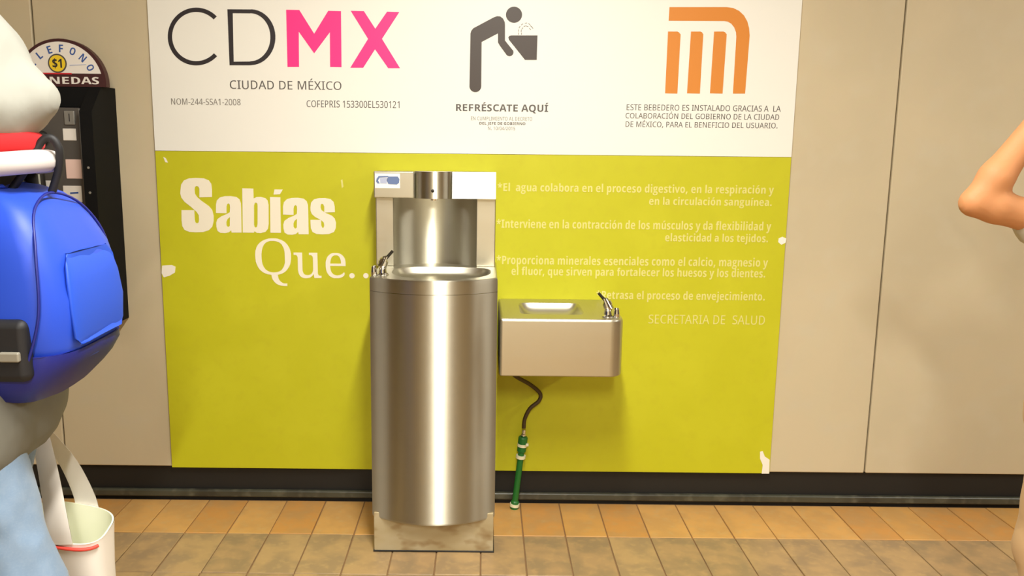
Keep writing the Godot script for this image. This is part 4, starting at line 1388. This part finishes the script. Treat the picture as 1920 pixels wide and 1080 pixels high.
func walker() -> void:
	var t := thing("person", "person in grey jacket, pale hood and light blue jeans walking left", "person", Vector3(-1.10, 0.0, 1.5))
	var f := side_frame(Vector3(-1, 0, 0))
	var head := Vector3(-1.12, 1.615, 1.5)
	# joints; near is the side towards the camera
	var hip_n := Vector3(-1.045, 0.90, 1.585)
	var knee_n := Vector3(-0.985, 0.50, 1.59)
	var ankle_n := Vector3(-0.90, 0.12, 1.59)
	var hip_f := Vector3(-1.085, 0.90, 1.405)
	var knee_f := Vector3(-1.22, 0.50, 1.40)
	var ankle_f := Vector3(-1.30, 0.10, 1.40)
	var sh_n := Vector3(-1.12, 1.385, 1.68)
	var el_n := Vector3(-1.20, 1.12, 1.71)
	var wr_n := Vector3(-1.40, 0.98, 1.68)
	var sh_f := Vector3(-1.12, 1.385, 1.32)
	var el_f := Vector3(-1.07, 1.09, 1.285)
	var wr_f := Vector3(-1.135, 0.845, 1.255)
	var m := buf()
	var limbs := [[hip_n + Vector3(-0.015, -0.03, 0), knee_n, 0.06, 0.046], [knee_n, ankle_n, 0.046, 0.034], [hip_f + Vector3(0, -0.03, 0), knee_f, 0.06, 0.046], [knee_f, ankle_f, 0.05, 0.036],
		[ankle_n, ankle_n + Vector3(-0.12, -0.07, 0), 0.034, 0.026], [ankle_f, ankle_f + Vector3(-0.12, -0.055, 0), 0.034, 0.026],
		[hip_n + Vector3(-0.03, 0.0, -0.03), hip_f + Vector3(0, 0, 0.03), 0.075, 0.075], [Vector3(-1.11, 0.95, 1.5), Vector3(-1.16, 1.30, 1.5), 0.075, 0.085], [Vector3(-1.16, 1.28, 1.57), Vector3(-1.16, 1.28, 1.43), 0.08, 0.08],
		[sh_n, sh_f, 0.055, 0.055], [Vector3(-1.09, 1.38, 1.5), Vector3(-1.10, 1.52, 1.5), 0.058, 0.055],
		[sh_n, el_n, 0.046, 0.036], [el_n, wr_n, 0.036, 0.026], [sh_f, el_f, 0.046, 0.036], [el_f, wr_f, 0.036, 0.026]]
	blob(m, limbs, 0.014, 0.014)
	head_mesh(m, head, f)
	blob(m, hand_bones(wr_n, wr_n - el_n, Vector3(-0.3, 0, -1), Vector3(-0.5, 1, 0), 0.45), 0.004, 0.004)
	blob(m, hand_bones(wr_f, Vector3(0, -1, 0), Vector3(0, 0, 1), Vector3(-1, 0, 0), 1.05), 0.004, 0.004)
	var body := put(m, "body", M.skin, t)
	face_parts(body, head, f)
	# clothes
	m = buf()
	blob(m, [[hip_n + Vector3(-0.03, -0.08, 0), knee_n, 0.09, 0.076], [knee_n, ankle_n, 0.072, 0.06], [hip_f + Vector3(-0.03, -0.06, 0), knee_f, 0.092, 0.072], [knee_f, ankle_f + Vector3(0, 0.02, 0), 0.072, 0.06],
		[hip_n + Vector3(-0.065, -0.02, -0.02), hip_f + Vector3(-0.025, -0.02, 0.02), 0.09, 0.09]], 0.012, 0.016, 0.010, 5)
	put(m, "jeans", M.denim, t)
	m = buf()
	blob(m, [[Vector3(-1.10, 0.95, 1.59), Vector3(-1.10, 0.95, 1.41), 0.118, 0.118], [Vector3(-1.11, 0.90, 1.595), Vector3(-1.11, 0.90, 1.405), 0.122, 0.122], [Vector3(-1.105, 0.87, 1.60), Vector3(-1.11, 0.87, 1.40), 0.112, 0.112], [Vector3(-1.15, 0.87, 1.59), Vector3(-1.15, 0.87, 1.41), 0.108, 0.108], [Vector3(-1.085, 0.855, 1.60), Vector3(-1.10, 0.855, 1.40), 0.112, 0.112], [Vector3(-1.10, 0.95, 1.585), Vector3(-1.15, 1.30, 1.60), 0.108, 0.108], [Vector3(-1.10, 0.95, 1.415), Vector3(-1.15, 1.30, 1.40), 0.108, 0.108], [Vector3(-1.085, 0.895, 1.60), Vector3(-1.09, 0.875, 1.605), 0.115, 0.112], [Vector3(-1.15, 1.10, 1.57), Vector3(-1.15, 1.10, 1.43), 0.112, 0.112],
		[Vector3(-1.155, 1.30, 1.60), Vector3(-1.155, 1.30, 1.40), 0.112, 0.112], [sh_n, sh_f, 0.075, 0.075], [sh_n, el_n, 0.068, 0.056], [el_n, wr_n, 0.056, 0.042], [sh_f, el_f, 0.068, 0.056], [el_f, wr_f + Vector3(0, 0.02, 0), 0.056, 0.042]], 0.012, 0.016, 0.008, 6)
	put(m, "jacket", M.jacket_grey, t)
	m = buf()
	tube(m, curve([Vector3(-1.02, 1.405, 1.62), Vector3(-0.95, 1.413, 1.57), Vector3(-0.925, 1.416, 1.5), Vector3(-0.95, 1.413, 1.43), Vector3(-1.02, 1.405, 1.38)], 6), 0.024, 12)
	put(m, "shirt_collar", M.shirt_white, t, "white collar at the nape")
	m = buf()
	tube(m, curve([Vector3(-1.17, 1.44, 1.55), Vector3(-1.10, 1.445, 1.61), Vector3(-1.00, 1.452, 1.58), Vector3(-0.955, 1.455, 1.5), Vector3(-1.00, 1.452, 1.42), Vector3(-1.10, 1.445, 1.39), Vector3(-1.17, 1.44, 1.45)], 6), 0.026, 12)
	put(m, "scarf", M.collar_red, t, "red band round the neck")
	m = buf()
	blob(m, [[head + Vector3(0.02, 0.025, 0.0), head + Vector3(0.045, 0.0, 0.0), 0.116, 0.118], [head + Vector3(0.05, 0.0, 0), Vector3(-0.935, 1.545, 1.5), 0.105, 0.036], [Vector3(-0.935, 1.545, 1.5), Vector3(-1.0, 1.515, 1.5), 0.036, 0.055],
		[Vector3(-1.0, 1.53, 1.54), Vector3(-1.0, 1.53, 1.46), 0.07, 0.07]], 0.009, 0.014, 0.008, 9)
	put(m, "hood", M.hood_cloth, t, "off-white hood pulled over the head")
	shoe(t, ankle_n, f)
	shoe(t, ankle_f, f)


func section(x0: float, x1: float, y: float, hz: float, zc: float, e := 0.55, n := 40) -> Array:
	var out := []
	for i in n:
		var a := TAU * i / n
		var cx := signf(cos(a)) * pow(absf(cos(a)), e)
		var cz := signf(sin(a)) * pow(absf(sin(a)), e)
		out.append(Vector3((x0 + x1) / 2.0 + (x1 - x0) / 2.0 * cx, y, zc - hz * cz))
	return out


func backpack() -> void:
	var t := thing("backpack", "bright blue backpack on the walking person", "backpack", Vector3(-0.93, 0.90, 1.5))
	var m := buf()
	var rows := []
	# [y, x at the back, x at the front, half width]
	for q in [[1.002, -1.002, -0.863, 0.100], [1.005, -1.032, -0.840, 0.150], [1.048, -1.037, -0.832, 0.165], [1.098, -1.037, -0.827, 0.168], [1.140, -1.037, -0.828, 0.168], [1.193, -1.032, -0.836, 0.166], [1.237, -1.032, -0.849, 0.162], [1.281, -1.027, -0.871, 0.155], [1.319, -1.022, -0.898, 0.140], [1.344, -1.012, -0.933, 0.120], [1.361, -1.002, -0.978, 0.090], [1.366, -0.987, -1.003, 0.050]]:
		rows.append(section(q[1], q[2], q[0], q[3], 1.5))
	grid(m, rows, true)
	fan(m, rows[0], Vector3.DOWN)
	fan(m, rows[-1], Vector3.UP)
	ripple(m, 0.008, 21)
	put(m, "main_compartment", M.nylon_blue, t)
	m = buf()
	rows = []
	for q in [[0.920, -0.982, -0.948, 0.060], [0.922, -1.012, -0.923, 0.110], [0.933, -1.032, -0.896, 0.140], [0.963, -1.038, -0.866, 0.158], [0.988, -1.039, -0.848, 0.166], [1.016, -1.039, -0.832, 0.168], [1.034, -1.032, -0.831, 0.166]]:
		rows.append(section(q[1], q[2], q[0], q[3], 1.5))
	grid(m, rows, true)
	fan(m, rows[0], Vector3.DOWN)
	fan(m, rows[-1], Vector3.UP)
	ripple(m, 0.006, 22)
	put(m, "bottom_panel", M.nylon_navy, t, "navy blue reinforced bottom")
	# front pocket with its zip
	m = buf()
	rows = []
	for q in [[1.048, -0.822, -0.830, 0.100], [1.063, -0.832, -0.824, 0.115], [1.118, -0.842, -0.822, 0.120], [1.174, -0.842, -0.828, 0.118], [1.211, -0.842, -0.838, 0.108], [1.232, -0.842, -0.853, 0.090]]:
		rows.append(section(q[1], q[2], q[0], q[3], 1.5))
	grid(m, rows, true)
	fan(m, rows[0], Vector3.DOWN)
	fan(m, rows[-1], Vector3.UP)
	ripple(m, 0.005, 23)
	put(m, "front_pocket", M.nylon_sky, t, "lighter blue front pocket")
	m = buf()
	tube(m, curve([Vector3(-0.90, 1.02, 1.672), Vector3(-0.87, 1.12, 1.672), Vector3(-0.875, 1.24, 1.655), Vector3(-0.90, 1.32, 1.60), Vector3(-0.915, 1.35, 1.5), Vector3(-0.90, 1.32, 1.40), Vector3(-0.875, 1.24, 1.345), Vector3(-0.87, 1.12, 1.328), Vector3(-0.90, 1.02, 1.328)], 6), 0.003, 6)
	put(m, "zip", M.nylon_navy, t)
	m = buf()
	tube(m, curve([Vector3(-0.99, 1.352, 1.52), Vector3(-0.955, 1.40, 1.515), Vector3(-0.925, 1.455, 1.505), Vector3(-0.905, 1.463, 1.5), Vector3(-0.893, 1.44, 1.495), Vector3(-0.90, 1.40, 1.488), Vector3(-0.92, 1.35, 1.485)], 6), 0.0085, 8)
	put(m, "top_handle", M.webbing_black, t)
	for s in [-1.0, 1.0]:
		m = buf()
		tube(m, curve([Vector3(-1.00, 1.352, 1.5 + s * 0.09), Vector3(-1.03, 1.45, 1.5 + s * 0.12), Vector3(-1.10, 1.485, 1.5 + s * 0.125), Vector3(-1.225, 1.42, 1.5 + s * 0.13), Vector3(-1.28, 1.28, 1.5 + s * 0.14), Vector3(-1.265, 1.12, 1.5 + s * 0.165), Vector3(-1.10, 1.02, 1.5 + s * 0.195), Vector3(-1.00, 1.0, 1.5 + s * 0.165)], 6), 0.015, 8)
		put(m, "shoulder_strap", M.webbing_black, t)
	m = buf()
	rbox(m, Vector3(-1.02, 0.985, 1.645), Vector3(-0.893, 1.112, 1.684), 0.018, 3)
	var b := put(m, "side_pocket", M.webbing_black, t, "black side pocket")
	m = buf()
	rbox(m, Vector3(-0.945, 1.03, 1.680), Vector3(-0.905, 1.05, 1.692), 0.004, 2)
	put(m, "buckle", M.buckle_grey, b)


func ripple(m: Dictionary, amount: float, seed_: int) -> void:
	var n := FastNoiseLite.new()
	n.seed = seed_
	n.frequency = 7.0
	for i in m.v.size():
		m.v[i] += m.n[i] * amount * n.get_noise_3d(m.v[i].x, m.v[i].y * 1.6, m.v[i].z)


func shopping_bag() -> void:
	var t := thing("shopping_bag", "open white carrier bag with a red line hanging behind the jeans", "bag", Vector3(-1.045, 0.18, 1.25))
	var zc := 1.25
	var m := buf()
	var outer := []
	var inner := []
	for q in [[0.17, 0.085, 0.05], [0.175, 0.10, 0.06], [0.25, 0.105, 0.066], [0.36, 0.102, 0.07], [0.45, 0.104, 0.074], [0.492, 0.106, 0.076]]:
		var ring := section(-1.062 - q[1], -1.062 + q[1], q[0], q[2], zc, 0.62)
		for i in ring.size():
			# the rim dips towards the camera and the back
			ring[i].y += (0.018 if q[0] > 0.48 else 0.0) * (-(ring[i].x + 1.062) / 0.106 * 1.0 - (ring[i].z - zc) / 0.076 * 0.9)
		outer.append(ring)
	grid(m, outer, true)
	fan(m, outer[0], Vector3.DOWN)
	ripple(m, 0.005, 33)
	put(m, "bag_body", M.bag_white, t)
	m = buf()
	for r in outer:
		var ring := []
		for p in r:
			ring.append(Vector3(-1.062 + (p.x + 1.062) * 0.965, p.y + (0.001 if r != outer[0] else 0.006), zc + (p.z - zc) * 0.95))
		inner.append(ring)
	grid(m, inner, true, true)
	fan(m, inner[0], Vector3.UP)
	grid(m, [outer[-1], inner[-1]], true)
	put(m, "lining", M.bag_lining, t, "pale inside of the bag")
	# red line along the front rim
	m = buf()
	var pts := []
	for i in range(22, 38):
		pts.append(outer[-1][i] + Vector3(0, -0.012, 0.003))
	tube(m, pts, 0.0045, 6)
	put(m, "red_trim", M.bag_red, t)
	# handles: flat bands up to the hand
	for s in [1.0, -1.0]:
		m = buf()
		var path := curve([Vector3(-1.045, 0.47, zc + s * 0.080), Vector3(-1.05, 0.53, zc + s * 0.078), Vector3(-1.075, 0.64, zc + s * 0.05), Vector3(-1.115, 0.745, zc + s * 0.006), Vector3(-1.13, 0.765, zc)], 5)
		var rows := []
		for i in path.size():
			var w := lerpf(0.032, 0.018, float(i) / path.size())
			rows.append([path[i] + Vector3(-w, 0, -0.002 * s), path[i] + Vector3(0, 0, 0.002 * s), path[i] + Vector3(w, 0, -0.002 * s), path[i] + Vector3(w, 0, -0.004 * s), path[i] + Vector3(0, 0, -0.002 * s), path[i] + Vector3(-w, 0, -0.004 * s)])
		grid(m, rows, true, s < 0.0)
		put(m, "handle", M.bag_white, t)


func passer() -> void:
	var t := thing("person", "person at the right edge with a bare bent elbow raised", "person", Vector3(1.53, 0.0, 1.3))
	var f := side_frame(Vector3(0, 0, -1))
	var head := Vector3(1.56, 1.50, 1.30)
	var z := 1.3
	var hips := [Vector3(1.455, 0.84, z), Vector3(1.625, 0.84, z)]
	var knees := [Vector3(1.45, 0.45, z - 0.03), Vector3(1.64, 0.46, z + 0.02)]
	var ankles := [Vector3(1.45, 0.09, z + 0.06), Vector3(1.64, 0.09, z - 0.03)]
	var sh := [Vector3(1.40, 1.275, z), Vector3(1.71, 1.27, z)]
	var el := [Vector3(1.148, 1.336, z), Vector3(1.78, 1.0, z + 0.03)]
	var wr := [Vector3(1.325, 1.575, z - 0.02), Vector3(1.77, 0.78, z - 0.05)]
	var m := buf()
	blob(m, [[hips[0], knees[0], 0.068, 0.046], [knees[0], ankles[0], 0.046, 0.034], [hips[1], knees[1], 0.068, 0.046], [knees[1], ankles[1], 0.046, 0.034],
		[ankles[0], ankles[0] + Vector3(0, -0.05, -0.12), 0.034, 0.025], [ankles[1], ankles[1] + Vector3(0, -0.05, -0.12), 0.034, 0.025], [hips[0], hips[1], 0.085, 0.085],
		[Vector3(1.54, 0.9, z), Vector3(1.55, 1.2, z), 0.08, 0.085], [Vector3(1.48, 1.18, z), Vector3(1.62, 1.18, z), 0.075, 0.075], [sh[0], sh[1], 0.05, 0.05], [Vector3(1.555, 1.26, z), Vector3(1.56, 1.42, z), 0.055, 0.05],
		[sh[1], el[1], 0.045, 0.035], [el[1], wr[1], 0.036, 0.025]], 0.014, 0.014)
	blob(m, [[sh[0], el[0] + Vector3(0.05, -0.008, 0), 0.044, 0.036], [el[0] + Vector3(0.05, -0.008, 0), el[0], 0.036, 0.028], [el[0], el[0] + Vector3(0.045, 0.06, 0), 0.028, 0.034], [el[0] + Vector3(0.045, 0.06, 0), wr[0], 0.036, 0.026]], 0.007, 0.008)
	head_mesh(m, head, f)
	blob(m, hand_bones(wr[0], Vector3(1, 0.6, 0.1), Vector3(0.5, -0.9, 0), Vector3(0, 0, -1), 0.3), 0.004, 0.004)
	blob(m, hand_bones(wr[1], Vector3(0, -1, -0.1), Vector3(-1, 0, 0), Vector3(0, 0, -1), 0.35), 0.004, 0.004)
	var body := put(m, "body", M.skin, t)
	face_parts(body, head, f)
	m = buf()
	blob(m, [[Vector3(1.46, 0.88, z), Vector3(1.62, 0.88, z), 0.118, 0.118], [Vector3(1.48, 1.15, z), Vector3(1.62, 1.15, z), 0.115, 0.115], [Vector3(1.49, 1.02, z), Vector3(1.60, 1.02, z), 0.112, 0.112], [Vector3(1.50, 0.88, z), Vector3(1.60, 1.20, z), 0.11, 0.125], [Vector3(1.60, 0.88, z), Vector3(1.51, 1.20, z), 0.11, 0.125], [sh[0], sh[1], 0.075, 0.075], [sh[0], sh[0].lerp(el[0], 0.35), 0.066, 0.064], [sh[1], sh[1].lerp(el[1], 0.55), 0.064, 0.058]], 0.014, 0.014, 0.006, 11)
	put(m, "tee_shirt", M.tee_cloth, t)
	m = buf()
	blob(m, [[hips[0], knees[0], 0.095, 0.072], [knees[0], ankles[0], 0.072, 0.065], [hips[1], knees[1], 0.095, 0.072], [knees[1], ankles[1], 0.072, 0.065], [hips[0], hips[1], 0.11, 0.11]], 0.014, 0.014, 0.008, 12)
	put(m, "trousers", M.trousers_tan, t)
	m = buf()
	blob(m, [[head + Vector3(0, 0.055, 0.02), head + Vector3(0, 0.035, 0.04), 0.088, 0.088], [head + Vector3(0, 0.0, 0.05), head + Vector3(0, -0.08, 0.06), 0.07, 0.055]], 0.007, 0.01, 0.006, 13)
	put(m, "hair", M.hair_dark, t)
	shoe(t, ankles[0], f)
	shoe(t, ankles[1], f)
